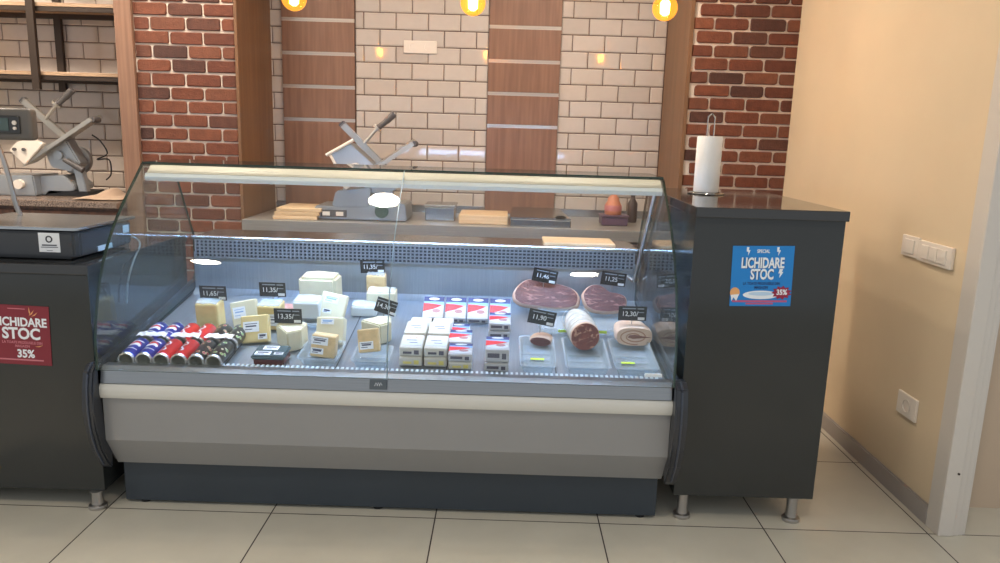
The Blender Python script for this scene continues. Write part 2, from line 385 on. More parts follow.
# pendant bulbs
AMBER = glassy('amber_glass', tint=(1, .72, .30), ior=1.45)
FIL = mat('filament', (255, 200, 120), .5, emit=(255, 190, 96), estr=BULB_POWER*4)
GLOW = mat('bulb_glow', (255, 190, 90), .5, emit=(255, 168, 60), estr=1.6)
GLOWG = glassy('lit_amber_glass', tint=(1, .72, .30), ior=1.45)
def _glow():
    nt = GLOWG.node_tree; out = [n for n in nt.nodes if n.type == 'OUTPUT_MATERIAL'][0]; src = out.inputs[0].links[0].from_socket
    em = nt.nodes.new('ShaderNodeEmission'); em.inputs[0].default_value = lin((255, 168, 62)); em.inputs[1].default_value = .50
    ad = nt.nodes.new('ShaderNodeAddShader'); nt.links.new(src, ad.inputs[0]); nt.links.new(em.outputs[0], ad.inputs[1]); nt.links.new(ad.outputs[0], out.inputs[0])
_glow()
def pendant(x, y, z, label):
    t = thing('pendant_lamp', label, 'lamp', (x, y, z), 'hanging amber globe bulbs')
    r = .060
    prof = [(0, -r)] + [(r*math.sin(R(a)), -r*math.cos(R(a))) for a in range(12, 150, 12)] + [(.022, r*.98), (.017, r*1.25)]
    bb = BM(); lathe(bb, prof, (x, y, z), seg=32); g = obj('bulb', bb, GLOWG, t, smooth=True)
    bb = BM()
    for k in range(6):
        a = k*math.pi/3; tube(bb, [(x+.007*math.cos(a), y+.007*math.sin(a), z+.045), (x+.022*math.cos(a), y+.022*math.sin(a), z+.02), (x+.020*math.cos(a), y+.020*math.sin(a), z-.025), (x+.006*math.cos(a), y+.006*math.sin(a), z-.035)], .0022, 6)
    lathe(bb, [(0, -.03), (.014, -.022), (.019, 0), (.014, .022), (0, .03)], (x, y, z), seg=14)
    obj('filament', bb, FIL, g)
    bb = BM(); lathe(bb, [(.0, .068), (.024, .068), (.024, .13), (.014, .145), (0, .145)], (x, y, z)); obj('lamp_holder', bb, BLACKM, t, smooth=True)
    bb = BM(); cyl(bb, (x, y, z+.14), (x, y, CZ), .0035, seg=8); obj('cord', bb, BLACK, t)
for (x, z, l) in [(-0.8159, 1.9887, 'amber globe bulb hanging in front of the left walnut panel'), (0.039, 1.99, 'amber globe bulb hanging beside the right walnut panel'), (0.9544, 1.993, 'amber globe bulb hanging by the right brown pier return')]:
    pendant(x, 1.25, z, l)

# ---------------------------------------------------------------- back worktops
# left: dark wood base with granite slab
t = thing('base_cabinet', 'dark brown wooden base cabinet under the speckled granite worktop', 'cabinet', (-2.9, 2.1, 0))
b = BM(); box(b, -3.8, -1.998, 1.80, 2.48, .08, .893, .003); box(b, -3.8, -1.998, 1.86, 2.46, 0, .08); obj('carcass', b, DARKWOOD, t)
for k in range(3):
    b = BM(); box(b, -3.78+k*.59, -3.2+k*.59, 1.782, 1.80, .1, .87, .003); d = obj('door', b, DARKWOOD, t)
    b = BM(); tube(b, [(-3.28+k*.59, 1.782, .72), (-3.28+k*.59, 1.76, .72), (-3.28+k*.59, 1.76, .82), (-3.28+k*.59, 1.782, .82)], .005, 8); obj('handle', b, SATIN, d)
b = BM(); box(b, -3.8, -1.998, 1.755, 2.490, .893, .93, .004); tag(obj('stone_worktop', b, GRANITE), 'speckled brown granite worktop slab on the left, against the white tiles', 'worktop')
# brown paper sheet with a raised corner
b = BM(); n = 14; g = [[None]*n for _ in range(n)]
for i in range(n):
    for j in range(n):
        s, q = i/(n-1), j/(n-1); lift = .045*max(0, 1-((s-.28)**2*22 + (1-q)**2*2.2)) + .004*math.sin(7*s+3*q)
        g[i][j] = b.verts.new((-2.28+.275*s, 1.80+.34*q + .03*s, .9345+max(0, lift)+.004))
for i in range(n-1):
    for j in range(n-1): b.faces.new((g[i][j], g[i+1][j], g[i+1][j+1], g[i][j+1]))
r_ = bmesh.ops.extrude_face_region(b, geom=b.faces[:]); bmesh.ops.translate(b, verts=[e for e in r_['geom'] if isinstance(e, bmesh.types.BMVert)], vec=(0, 0, -.002))
tag(obj('wrapping_paper', b, PAPER, smooth=True), 'sheet of brown wrapping paper with a raised corner lying on the granite worktop', 'paper')

# middle: stainless work table
TX0, TX1 = -1.300, 1.212
t = thing('work_table', 'long stainless steel work table between the two brick piers', 'table', (0, 2.1, 0))
b = BM(); box(b, TX0, TX1, 1.81, 2.485, .81, .85, .003); box(b, TX0, TX1, 1.80, 1.815, .785, .85, .002); obj('tabletop', b, mat('table_steel', (172, 167, 162), .34, metal=.5, noise=.08, nscale=4, stretch=(1, 40, 40)), t)
b = BM(); box(b, TX0, TX1, 2.478, 2.489, .85, .90, .002); obj('upstand', b, STEEL, t)
FRIDGE = mat('steel_door_dark', (150, 130, 126), .35, metal=.8)
b = BM(); box(b, TX0+.01, TX1-.01, 1.84, 2.47, .10, .80); obj('carcass', b, FRIDGE, t)
for k in range(4):
    xa = TX0+.02+k*.61; b = BM(); box(b, xa, xa+.6, 1.82, 1.84, .12, .77, .003); d = obj('door', b, FRIDGE, t)
    b = BM(); box(b, xa+.03, xa+.57, 1.80, 1.82, .735, .755, .004); obj('handle', b, STEEL, d)
for k, (x, y) in enumerate([(TX0+.05, 1.87), (TX1-.05, 1.87), (TX0+.05, 2.42), (TX1-.05, 2.42)]):
    b = BM(); cyl(b, (x, y, 0), (x, y, .10), .02); obj('leg', b, STEEL, t)

# left wall shelf: dark tube frame and wooden boards
t = thing('wall_shelf', 'dark metal frame wall shelf with wooden boards above the left worktop', 'shelf', (-2.7, 2.3, 1.6))
for z in (1.645, 2.042):
    b = BM(); box(b, -3.6, -2.0, 2.14, 2.47, z, z+.022, .002); obj('shelf_board', b, SHELFW, t)
    b = BM(); box(b, -3.6, -2.0, 2.455, 2.483, z-.03, z); box(b, -3.6, -2.0, 2.145, 2.170, z-.026, z-.001); obj('cross_rail', b, BLACKM, t)
for x0_ in (-2.66, -3.55):
    for y, w_ in ((2.125, .03), (2.468, .032)):
        x = x0_ + (.04 if y < 2.2 else 0)
        b = BM(); box(b, x-.022, x+.022, y-w_/2, y+w_/2 - .004, 1.56, 2.6, .001); obj('upright', b, BLACKM, t)

# ---------------------------------------------------------------- meat slicers
SL_PLATE = mat('slicer_alu', (176, 170, 162), .42, metal=.75)
SL_BODY = mat('slicer_body', (168, 170, 172), .38, metal=.7)
SL_DARK = mat('slicer_grey_plastic', (84, 80, 80), .45)
def slicer(P, S, y, label, cat, base_kind):
    """P(px,py) -> offset in plane; elements laid out in metres about the handle tip"""
    kk = .81 if base_kind == 'box' else .69
    def q(a, b_, dy=0):
        if b_ > 75: b_ = 75+(b_-75)*kk
        return Vector((P[0] + a*S, y+dy, P[1] - b_*S))
    t = thing('meat_slicer', label, cat, (P[0]-.2, y+.1, P[1]-102*S))
    bb = BM()                                                     # food holder arm: long flat bar with a dark cap
    a, c = q(-51, 6, .02), q(-12, 46, .08)
    d = (c-a).normalized(); nrm = Vector((-d.z, 0, d.x))*.019
    poly(bb, [a-nrm, c-nrm, c+nrm, a+nrm], (0, .035, 0), bev=.004); obj('holder_arm', bb, SL_PLATE, t)
    bb = BM(); poly(bb, [a-nrm*1.05-d*.008, a-nrm*1.05+d*.016, a+nrm*1.05+d*.016, a+nrm*1.05-d*.008], (0, .038, 0), bev=.004); obj('end_cap', bb, SL_DARK, t)
    bb = BM(); tube(bb, [q(-29, 24, .02), q(-16, 9, .02)], .0095); tube(bb, [q(-17, 10, .02), q(-15.5, 8.5, .02)], .03, 16); h = obj('push_handle', bb, SL_PLATE, t, smooth=True)
    bb = BM(); tube(bb, spline([q(-16, 9, .02), q(-9, 3.5, .02), q(-1.5, -3.5, .02), q(0, -5, .02)], 4), [.017]*5+[.02]*4+[.019]*3+[.012], 14); obj('grip', bb, SL_DARK, h, smooth=True)
    bb = BM()                                                     # carriage plate
    a, c = q(-47, 68, -.06), q(19, 23, -.02)
    d = (c-a).normalized(); up = Vector((-d.z, 0, d.x)).normalized()*.010
    poly(bb, [a-up, c-up, c+up*1.6, a+up], (0, .13, .02), bev=.003); obj('carriage_plate', bb, SL_PLATE, t)
    bb = BM(); lathe(bb, [(0, -.04), (.014, -.04), (.018, -.03), (.018, .03), (0, .04)], q(19.5, 23, .03), (0, 1, 0), 16); obj('plate_end', bb, SL_DARK, t, smooth=True)
    bb = BM()                                                     # gauge bracket
    poly(bb, [q(-58, 54, -.07), q(-50, 46, -.07), q(-35, 42, -.07), q(-24, 47, -.07), q(-44, 68, -.07)], (0, .03, 0), bev=.004); br = obj('gauge_bracket', bb, WHITE, t)
    for dx in (-52, -43):
        bb = BM(); cyl(bb, q(dx, 53, -.082), q(dx, 53, -.07), .010, seg=14); obj('bolt', bb, SL_DARK, br)
    bb = BM(); lathe(bb, [(0, -.02), (.08, -.02), (.09, -.008), (.09, .008), (.08, .02), (0, .02)], q(-16, 64, .18), (.25, -1, .1), 40); obj('blade_disc', bb, SL_BODY, t, smooth=True)
    if base_kind != 'box':
        bb = BM(); poly(bb, [q(-62, 35, -.02), q(-42, 24, -.02), (q(-17, 46, -.02)), q(-44, 58, -.02)], (0, .16, 0), bev=.006); obj('food_holder', bb, SL_BODY, t)
        bb = BM(); tube(bb, [q(-64, 36, -.03), q(-38, 21, -.03)], .010, 8); tube(bb, [q(-60, 36, -.03), q(-46, 62, -.03)], .008, 8); obj('holder_rail', bb, WHITE, t)
    bb = BM(); poly(bb, [q(-34, 50, .02), q(-12, 40, .02), (q(2, 66, .02)), q(-8, 74, .02), q(-28, 70, .02)], (0, .10, 0), bev=.008); obj('motor_cover', bb, SL_BODY, t)
    bb = BM(); cyl(bb, q(-18, 58, .0), q(-18, 58, .03), .026, seg=20); obj('knob', bb, SL_BODY, t, smooth=True)
    if base_kind == 'box':
        bb = BM(); poly(bb, [q(-90, 103, -.06), q(-90, 80, -.06), q(-38, 78, -.06), q(-36, 103, -.06)], (0, .28, 0), bev=.008)
        poly(bb, [q(-38, 103, .0), q(-38, 80, .0), q(-14, 78, .0), q(-4, 90, .0), q(-4, 96, .0), q(-24, 100, .0)], (0, .22, 0), bev=.006); bd = obj('base_housing', bb, SL_BODY, t)
        bb = BM(); cyl(bb, q(-51, 89, -.085), q(-51, 89, -.06), .028, seg=24); obj('dial', bb, WHITE, bd, smooth=True)
        bb = BM(); poly(bb, [q(-6, 70, .02), q(3, 74, .02), q(6, 98, .02), q(-2, 98, .02)], (0, .05, 0), bev=.005); obj('lever', bb, SL_BODY, t)
        bb = BM(); tube(bb, [q(-12, 62, .0), q(6, 72, .0)], [.014, .019], 12); obj('lever_grip', bb, SL_DARK, t, smooth=True)
        bb = BM(); poly(bb, [q(-34, 103, .0), q(-30, 97, .0), q(8, 97, .0), q(10, 103, .0)], (0, .2, 0)); obj('foot_pad', bb, BLACK, t)
        bb = BM(); tube(bb, spline([q(4, 38, .15), q(12, 44, .15), q(18, 56, .15), q(10, 62, .12), q(22, 62, .12), q(23, 76, .12), q(16, 84, .14)], 6), .0045, 8); obj('power_cable', bb, BLACK, t, smooth=True)
    else:
        bb = BM(); poly(bb, [q(-75, 106, -.06), q(-75, 88, -.06), q(-24, 90, -.06), q(-21, 84, -.06), q(12, 82, -.06), q(14, 106, -.06)], (0, .30, 0), bev=.008)
        poly(bb, [q(-60, 89, -.02), q(-56, 70, -.02), q(-22, 66, -.02), q(-24, 90, -.02)], (0, .22, 0), bev=.008); bd = obj('base_housing', bb, SL_BODY, t)
        bb = BM(); poly(bb, [q(-69, 103, -.066), q(-69, 93, -.066), q(-44, 93, -.066), q(-44, 103, -.066)], (0, .008, 0)); cp = obj('control_panel', bb, SL_DARK, bd)
        for dx in (-63.5, -50.5):
            bb = BM(); poly(bb, [q(dx-3.5, 101, -.071), q(dx-3.5, 95.5, -.071), q(dx+3.5, 95.5, -.071), q(dx+3.5, 101, -.071)], (0, .006, 0)); obj('push_button', bb, WHITE, cp)
        bb = BM(); cyl(bb, q(-10, 93, -.078), q(-10, 93, -.06), .040, seg=28); obj('dial', bb, mat('dial_green_grey', (74, 92, 84), .4), bd, smooth=True)
        for dx in (-72, 8):
            bb = BM(); cyl(bb, q(dx, 107.2, .02), q(dx, 105.5, .02), .018, seg=14); obj('rubber_foot', bb, RUBBER, t)
    return t
S = 1/163.0
slicer((-2.3596, .9305+97.9*S), S, 2.02, 'steel meat slicer on the granite worktop at the far left, partly cut by the frame', 'meat slicer', 'box')
slicer((-0.442, .8505+97.3*S), S, 1.96, 'steel meat slicer on the stainless work table, seen behind the display case', 'meat slicer', 'wide')

# things on the steel table
LW = wood('light_board', (226, 196, 160), (206, 174, 136), scale=(2, 40, 40))
for k in range(3):
    b = BM(); box(b, -1.14+.01*k, -.88+.012*k, 1.86+.004*k, 2.16, .851+k*.0225, .872+k*.0225, .003)
    tag(obj('cutting_board', b, LW), ['bottom cutting board of the pale stack left of the middle slicer', 'middle cutting board of the pale stack left of the middle slicer', 'top cutting board of the pale stack left of the middle slicer'][k], 'cutting board', 'stacked pale cutting boards')
t = thing('steel_container', 'small stainless container right of the middle slicer', 'container', (-.17, 2.08, .851))
b = BM(); box(b, -.26, -.08, 2.0, 2.2, .851, .935, .006); obj('body', b, STEEL, t)
b = BM(); box(b, -.265, -.075, 1.995, 2.205, .935, .95, .005); obj('lid', b, STEEL, t)
b = BM(); box(b, -.05, .24, 1.90, 2.20, .851, .905, .004); tag(obj('wooden_block', b, LW), 'pale wooden chopping block between the steel container and the steel tray', 'chopping block')
t = thing('steel_tray', 'shallow stainless tray with a raised lid on the work table, right of the pale block', 'tray', (.44, 2.0, .851))
b = BM(); box(b, .255, .61, 1.84, 2.2, .851, .895, .004); obj('tray_body', b, STEEL, t)
b = BM(); poly(b, [(.255, 1.86, .897), (.61, 1.86, .897), (.56, 2.2, .925), (.27, 2.2, .925)], (0, 0, .006)); obj('lid', b, STEEL, t)
b = BM(); lathe(b, [(.0, .0), (.03, 0), (.034, .008), (.02, .018), (0, .02)], (.55, 1.86, .902), seg=16); obj('knob', b, BLACK, t, smooth=True)
# soap bottle on a dark purple tub
t = thing('plastic_tub', 'dark purple plastic tub at the right end of the steel table', 'tub', (.89, 2.1, .851))
b = BM(); box(b, .81, .97, 2.02, 2.16, .851, .905, .008); obj('body', b, mat('purple_plastic', (86, 62, 84), .4), t)
b = BM(); box(b, .803, .977, 2.013, 2.167, .905, .914, .004); obj('rim', b, mat('purple_plastic', (86, 62, 84), .4), t)
t = thing('soap_bottle', 'orange pump bottle standing on the purple tub', 'bottle', (.885, 2.09, .9145))
b = BM(); lathe(b, [(0, 0), (.048, 0), (.052, .01), (.050, .06), (.036, .085), (.034, .10), (.02, .115), (.016, .125), (0, .125)], (.885, 2.09, .9145), seg=24, mis=[0]*9); obj('body', b, mat('orange_plastic', (196, 124, 94), .35), t, smooth=True)
b = BM(); cyl(b, (.885, 2.09, 1.035), (.885, 2.09, 1.065), .014); tube(b, [(.885, 2.09, 1.06), (.885, 2.09, 1.085), (.845, 2.06, 1.085)], .006, 8); obj('pump', b, mat('dark_red_plastic', (120, 40, 36), .4), t)
b = BM(); lathe(b, [(.0502, .022), (.053, .024), (.053, .056), (.0502, .058)], (.885, 2.09, .9145), seg=24); obj('label_band', b, mat('pink_label', (196, 120, 120), .5), t, smooth=True)
t = thing('spray_bottle', 'tall dark bottle behind the purple tub, near the brown pier return', 'bottle', (1.03, 2.25, .851))
b = BM(); lathe(b, [(0, 0), (.03, 0), (.032, .01), (.032, .12), (.014, .15), (.013, .17), (0, .17)], (1.03, 2.25, .851), seg=20); obj('body', b, mat('dark_bottle', (60, 44, 42), .3), t, smooth=True)
b = BM(); cyl(b, (1.03, 2.25, 1.02), (1.03, 2.25, 1.05), .016, seg=14); obj('cap', b, BLACK, t)

# ---------------------------------------------------------------- the display case
X0, X1 = -1.160, .819                  # body ends
case = thing('display_case', 'long refrigerated deli display case with curved glass front and white canopy lamp', 'display case', (-.17, .4, 0))
PROF = [(-.082, .555), (-.080, .60), (-.078, .65), (-.068, .71), (-.054, .765), (-.020, .86), (.035, .955), (.105, 1.04), (.19, 1.118), (.27, 1.183), (.335, 1.236)]
def sweep(bm, pr, xa, xb, n=1):
    rows = []
    for i in range(n+1):
        x = xa+(xb-xa)*i/n; rows.append([bm.verts.new((x, p[0], p[1])) for p in pr])
    for i in range(n):
        for j in range(len(pr)): bm.faces.new((rows[i][j], rows[i+1][j], rows[i+1][(j+1) % len(pr)], rows[i][(j+1) % len(pr)]))
    bm.faces.new(rows[0]); bm.faces.new(rows[-1][::-1]); return bm
b = BM(); box(b, X0+.006, X1-.006, .045, .80, .012, .24, .003); obj('plinth', b, SLATE, case)
for (x, y) in ((X0+.07, .07), (-.22, .07), (X1-.06, .07), (X0+.07, .74), (X1-.06, .74)):
    b = BM(); cyl(b, (x, y, 0), (x, y, .014), .018, seg=14); obj('foot', b, RUBBER, case)
b = BM(); sweep(b, [(.022, .172), (-.048, .288), (-.048, .445), (.86, .445), (.86, .175)], X0, X1); obj('front_panel', b, GREY, case)
b = BM(); sweep(b, [(-.048, .444), (-.060, .448), (-.066, .460), (-.066, .487), (-.058, .499), (-.045, .502), (.0, .502), (.0, .444)], X0, X1)
o = obj('bumper', b, BUMP, case, smooth=True)
b = BM(); sweep(b, [(-.062, .503), (-.052, .548), (-.036, .560), (-.004, .560), (.012, .532), (.012, .503)], X0+.004, X1-.004); obj('steel_lip', b, mat('lip_steel', (150, 152, 154), .3, metal=.95, noise=.05, nscale=6, stretch=(1, 60, 60)), case)
b = BM()                               # slotted air intake along the front of the deck
box(b, X0+.03, X1-.03, -.006, .034, .530, .5445)
n = 108
for i in range(n):
    x = X0+.034+(X1-X0-.068)*(i+.5)/n; box(b, x-.0042, x+.0042, -.014, .036, .5445, .5555, mi=1)
obj('front_grille', b, [mat('slot_dark', (44, 70, 92), .4), mat('slot_rib', (226, 236, 242), .3)], case)
b = BM()                               # deck, its back wall and rear worktop
sweep(b, [(.030, DECK_Z+.002), (.72, DECK_Z+DECK_S*.72-.002), (.762, .668), (.762, .83), (.78, .83), (.78, .60), (.03, .515)], X0+.006, X1-.006)
obj('deck', b, DSTEEL, case)
for i in range(1, 5):                  # seams between the deck plates
    x = X0 + (X1-X0)*i/5; b = BM()
    poly(b, [(x-.0015, .035, deck(x, .035).z+.0008), (x+.0015, .035, deck(x, .035).z+.0008), (x+.0015, .715, deck(x, .715).z+.0008), (x-.0015, .715, deck(x, .715).z+.0008)], (0, 0, .0015)); obj('deck_seam', b, SLATE, case)
b = BM()                               # air outlet grille: bars over a dark slot
box(b, X0+.02, X1-.02, .752, .772, .810, .888, mi=0)
n = 106
for i in range(n+1):
    x = X0+.022+(X1-X0-.044)*i/n; box(b, x-.003, x+.003, .743, .7525, .812, .888, mi=1)
for k in range(6): z = .812+k*.015; box(b, X0+.02, X1-.02, .742, .7525, z-.0022, z+.0022, mi=1)
obj('air_grille', b, [mat('grille_dark', (38, 42, 48), .6), mat('grille_bar', (126, 129, 134), .45)], case)
b = BM(); box(b, X0+.004, X1-.004, .742, .775, .886, .906, .006); box(b, X0+.004, X1-.004, .772, 1.02, .880, .899, .003); obj('rear_worktop', b, STEEL, case)
b = BM(); box(b, X0+.02, X1-.02, .79, .98, .24, .88); obj('rear_body', b, GREY, case)
# curved front glass in two panes
def inset(pr, t):
    out = []
    for i, p in enumerate(pr):
        a = pr[max(i-1, 0)]; c = pr[min(i+1, len(pr)-1)]; d = Vector((c[0]-a[0], c[1]-a[1])).normalized(); out.append((p[0]+d.y*t, p[1]-d.x*t))
    return out
PR = [(v.y, v.z) for v in spline([(0, a, c) for a, c in PROF], 3)]
def pane(xa, xb, name='front_glass'):
    bm = BM(); inn = inset(PR, .006); n = len(PR)
    A = [[bm.verts.new((x, p[0], p[1])) for p in PR] for x in (xa, xb)]; B_ = [[bm.verts.new((x, p[0], p[1])) for p in inn] for x in (xa, xb)]
    for j in range(n-1):
        bm.faces.new((A[0][j], A[1][j], A[1][j+1], A[0][j+1])); bm.faces.new((B_[0][j+1], B_[1][j+1], B_[1][j], B_[0][j]))
        for s in (0, 1):
            f = bm.faces.new((A[s][j], A[s][j+1], B_[s][j+1], B_[s][j])); f.material_index = 1
    for j in (0, n-1): f = bm.faces.new((A[0][j], A[1][j], B_[1][j], B_[0][j])); f.material_index = 1
    return obj(name, bm, [GLASS, EDGEG], case, smooth=True)
SEAM = -.163
pane(X0+.002, SEAM-.0015); pane(SEAM+.0015, X1-.002)
b = BM(); pr = [(p[0]+.0055, p[1]) for p in PR]                       # thin clear bead in the joint
for j in range(len(PR)-1): pass
tube(b, [(SEAM, p[0]+.003, p[1]) for p in PR], .0022, 6); obj('glass_joint', b, mat('joint_grey', (150, 170, 180), .3), case, smooth=True)
# side glass
for x in (X0-.001, X1-.008):
    bm = BM(); inn = inset(PR, .008)
    pts = [(x, p[0], p[1]) for p in inn] + [(x, .60, 1.232), (x, .775, .905), (x, .775, .665), (x, .03, .545)]
    f0 = bm.verts
    poly(bm, pts, (.009, 0, 0))
    for f in bm.faces:
        if len(f.verts) == 4: f.material_index = 1
    obj('side_glass', bm, [SIDEG, EDGEG], case)
# canopy: glass top, lamp profile, struts
b = BM(); box(b, X0+.004, X1-.004, .338, .62, 1.236, 1.242)
for f in b.faces:
    if abs(f.normal.z) < .5: f.material_index = 1
obj('top_glass', b, [GLASS, EDGEG], case)
b = BM(); sweep(b, [(.306, 1.203), (.318, 1.203), (.352, 1.229), (.385, 1.229), (.385, 1.203)], X0+.03, X1-.012); obj('canopy_profile', b, CANOPY, case)
b = BM(); sweep(b, [(.300, 1.180), (.298, 1.190), (.305, 1.2025), (.385, 1.2025), (.385, 1.195), (.325, 1.184), (.322, 1.176), (.306, 1.174)], X0+.03, X1-.012); obj('lamp_housing', b, CANOPY2, case, smooth=True)
b = BM(); box(b, X0+.06, X1-.05, .330, .372, 1.178, 1.186)
obj('lamp_tube', b, mat('case_lamp', (255, 255, 255), .5, emit=(166, 204, 255), estr=STRIP_POWER), case)
for x in (X1-.022,):
    b = BM(); tube(b, spline([(x, .365, 1.20), (x, .42, 1.13), (x, .55, .97), (x, .69, .80), (x, .72, .765)], 5), .0085, 12)
    tube(b, [(x, .72, .765), (x-.03*(1 if x > 0 else -1), .735, .785)], .0085, 12); obj('strut', b, SATIN, case, smooth=True)
# side bodies below glass and the moulded end caps
for (xa, xb) in ((X0-.024, X0-.0005), (X1+.0005, X1+.024)):
    b = BM(); poly(b, [(xa, -.045, .30), (xa, -.06, .45), (xa, -.066, .55), (xa, -.02, .57), (xa, .25, .60), (xa, .80, .70), (xa, .98, .86), (xa, .98, .25), (xa, .80, .17), (xa, .05, .17)], (xb-xa, 0, 0)); obj('side_panel', b, CAPM, case)
for s, xa, xb in ((-1, X0-.040, X0-.0005), (1, X1+.0005, X1+.044)):
    b = BM()
    out = [(-.010, .566), (-.060, .572), (-.088, .552), (-.104, .49), (-.108, .42), (-.100, .34), (-.075, .26), (-.035, .19), (-.010, .165), (-.007, .30), (-.007, .45)]
    poly(b, [(xa, p[0], p[1]) for p in out], (xb-xa, 0, 0), bev=.005); e = obj('end_cap', b, CAPM, case)
    b = BM(); tube(b, spline([((xa+xb)/2, p[0]-.001, p[1]) for p in out[1:8]], 5), .004, 8); obj('cap_ridge', b, mat('grey_ridge', (60, 66, 78), .3), e, smooth=True)
# small oval maker's plate and a white tag on the steel lip
b = BM(); M = Matrix.Translation((-.196, -.0665, .530)) @ Matrix.Rotation(R(-12), 4, 'X'); box(b, -.030, .030, .004, .0065, -.018, .018, .002, M=M); mp = obj('maker_plate', b, mat('plate_grey', (96, 102, 106), .4, metal=.5), case)
b = BM(); 
for k in range(3): 
    tube(b, [M @ Vector((-.012+k*.008, .003, -.006)), M @ Vector((-.008+k*.008, .003, .006)), M @ Vector((-.003+k*.008, .003, -.003))], .0012, 6)
obj('emblem', b, WHITE2, mp)
p = Vector((0.7516, -0.03, 0.5717)); b = BM(); box(b, p.x-.030, p.x+.030, -.034, -.028, p.z-.006+.010, p.z+.006+.010, .001); obj('sticker', b, WHITE2, case)
# cutting board on the rear worktop
b = BM(); box(b, .40, .72, .80, 1.0, .9, .914, .004); tag(obj('cutting_board', b, LW), 'cream board lying on the rear worktop of the case, right end', 'cutting board')

# ---------------------------------------------------------------- cabinets either side
def leg(t, x, y, h):
    bb = BM(); lathe(bb, [(0, 0), (.031, 0), (.033, .006), (.031, .014), (.021, .018), (.0195, .03), (.0195, h-.004), (.024, h-.003), (.024, h), (0, h)], (x, y, 0), seg=28); return obj('leg', bb, SATIN, t, smooth=True)
RX0, RX1, RY = .873, 1.386, .042
t = thing('counter_cabinet', 'tall glossy anthracite cabinet with the blue poster, right of the display case', 'cabinet', ((RX0+RX1)/2, .45, 0))
b = BM(); box(b, RX0, RX1, RY, .90, .10, 1.128, .002); obj('body', b, CAB, t)
b = BM(); box(b, RX0-.005, RX1+.002, RY-.022, .935, 1.128, 1.163, .003); obj('worktop', b, [CABTOP], t)
for (x, y) in ((.917, .075), (1.325, .072), (.917, .85), (1.325, .85)): leg(t, x, y, .10)
LX1 = -1.205
t = thing('counter_cabinet', 'lower glossy anthracite cabinet with the red poster, left of the display case', 'cabinet', (-1.6, .4, 0))
b = BM(); box(b, -2.15, LX1, .0, .80, .068, .868, .002); obj('body', b, CAB, t)
b = BM(); box(b, -2.16, LX1+.004, -.006, .81, .868, .902, .003); obj('worktop', b, CABTOP, t)
for (x, y) in ((-1.236, .004), (-1.72, .02), (-2.1, .05), (-1.25, .57), (-2.1, .57)): leg(t, x, y, .068)

# paper towel roll on a wire holder
PZ = 1.163
TXY = (1.058, .64)
t = thing('paper_towel_holder', 'chrome wire paper towel holder on the tall right cabinet', 'holder', (TXY[0], TXY[1], PZ))
b = BM(); ring = [(TXY[0]+.072*math.cos(a*math.pi/16), TXY[1]+.072*math.sin(a*math.pi/16), PZ+.004) for a in range(33)]; tube(b, ring, .0035, 8)
for k in range(3):
    a = k*2*math.pi/3+.5; tube(b, [(TXY[0], TXY[1], PZ+.005), (TXY[0]+.072*math.cos(a), TXY[1]+.072*math.sin(a), PZ+.004)], .003, 8)
obj('base_ring', b, CHROME, t, smooth=True)
b = BM(); x, y = TXY; tube(b, spline([(x-.014, y, PZ+.006), (x-.014, y, PZ+.29), (x-.013, y, PZ+.312), (x, y, PZ+.326), (x+.013, y, PZ+.312), (x+.014, y, PZ+.29), (x+.014, y, PZ+.006)], 6), .003, 8); obj('wire_loop', b, CHROME, t, smooth=True)
b = BM(); lathe(b, [(.02, .0), (.049, .0), (.0515, .004), (.0515, .224), (.049, .228), (.02, .228), (.02, .0)], (x, y, PZ+.0085), seg=40); o = obj('paper_towel_roll', b, mat('towel_white', (240, 236, 230), .85, bump=.15, bscale=120), smooth=True)
tag(o, 'white paper towel roll standing on the wire holder', 'paper towel')

# scale on the left cabinet
SCM = mat('scale_dark', (56, 58, 62), .4)
t = thing('counter_scale', 'dark grey counter scale with steel platter on the low left cabinet', 'scale', (-1.5, .28, .9025))
b = BM(); poly(b, [(-1.74, .07, .915), (-1.286, .07, .915), (-1.272, .09, .915), (-1.266, .44, .915), (-1.74, .44, .915)], (0, 0, .088), bev=.006)
poly(b, [(-1.72, .09, .906), (-1.31, .09, .906), (-1.29, .43, .906), (-1.72, .43, .906)], (0, 0, .012)); obj('body', b, SCM, t)
for (x, y) in ((-1.70, .11), (-1.33, .11), (-1.70, .41), (-1.32, .41)):
    b = BM(); cyl(b, (x, y, .9025), (x, y, .907), .012, seg=12); obj('foot', b, RUBBER, t)
b = BM(); poly(b, [(-1.75, .060, 1.010), (-1.275, .060, 1.010), (-1.262, .075, 1.010), (-1.252, .455, 1.010), (-1.75, .455, 1.010)], (0, 0, .010), bev=.003)
cyl(b, (-1.5, .26, .998), (-1.5, .26, 1.012), .05); obj('platter', b, STEEL, t)
M = front(-1.370, .0695, .966)
b = BM(); box(b, -.037, .037, -.034, .034, -.0008, .0008, M=M); st = obj('sticker', b, WHITE2, t)
b = BM(); n = 20
tube(b, [M @ Vector((.010*math.cos(a*2*math.pi/n), .012+.010*math.sin(a*2*math.pi/n), .001)) for a in range(n+1)], .0026, 6); obj('emblem', b, SCM, st)
b = BM(); box(b, -.026, .026, -.012, -.007, .0006, .0016, M=M); box(b, -.030, .030, -.018, -.0155, .0006, .0016, M=M); box(b, -.010, .010, -.029, -.0275, .0006, .0016, M=M); obj('caption', b, mat('print_grey', (96, 98, 102), .6), st)
for (y, w_, z, h) in ((.40, .045, .975, .03), (.24, .10, .928, .018)):
    b = BM(); box(b, -1.2720, -1.2655, y-w_/2, y+w_/2, z-h/2, z+h/2); obj('sticker', b, mat('pale_sticker', (176, 190, 200), .5), t)
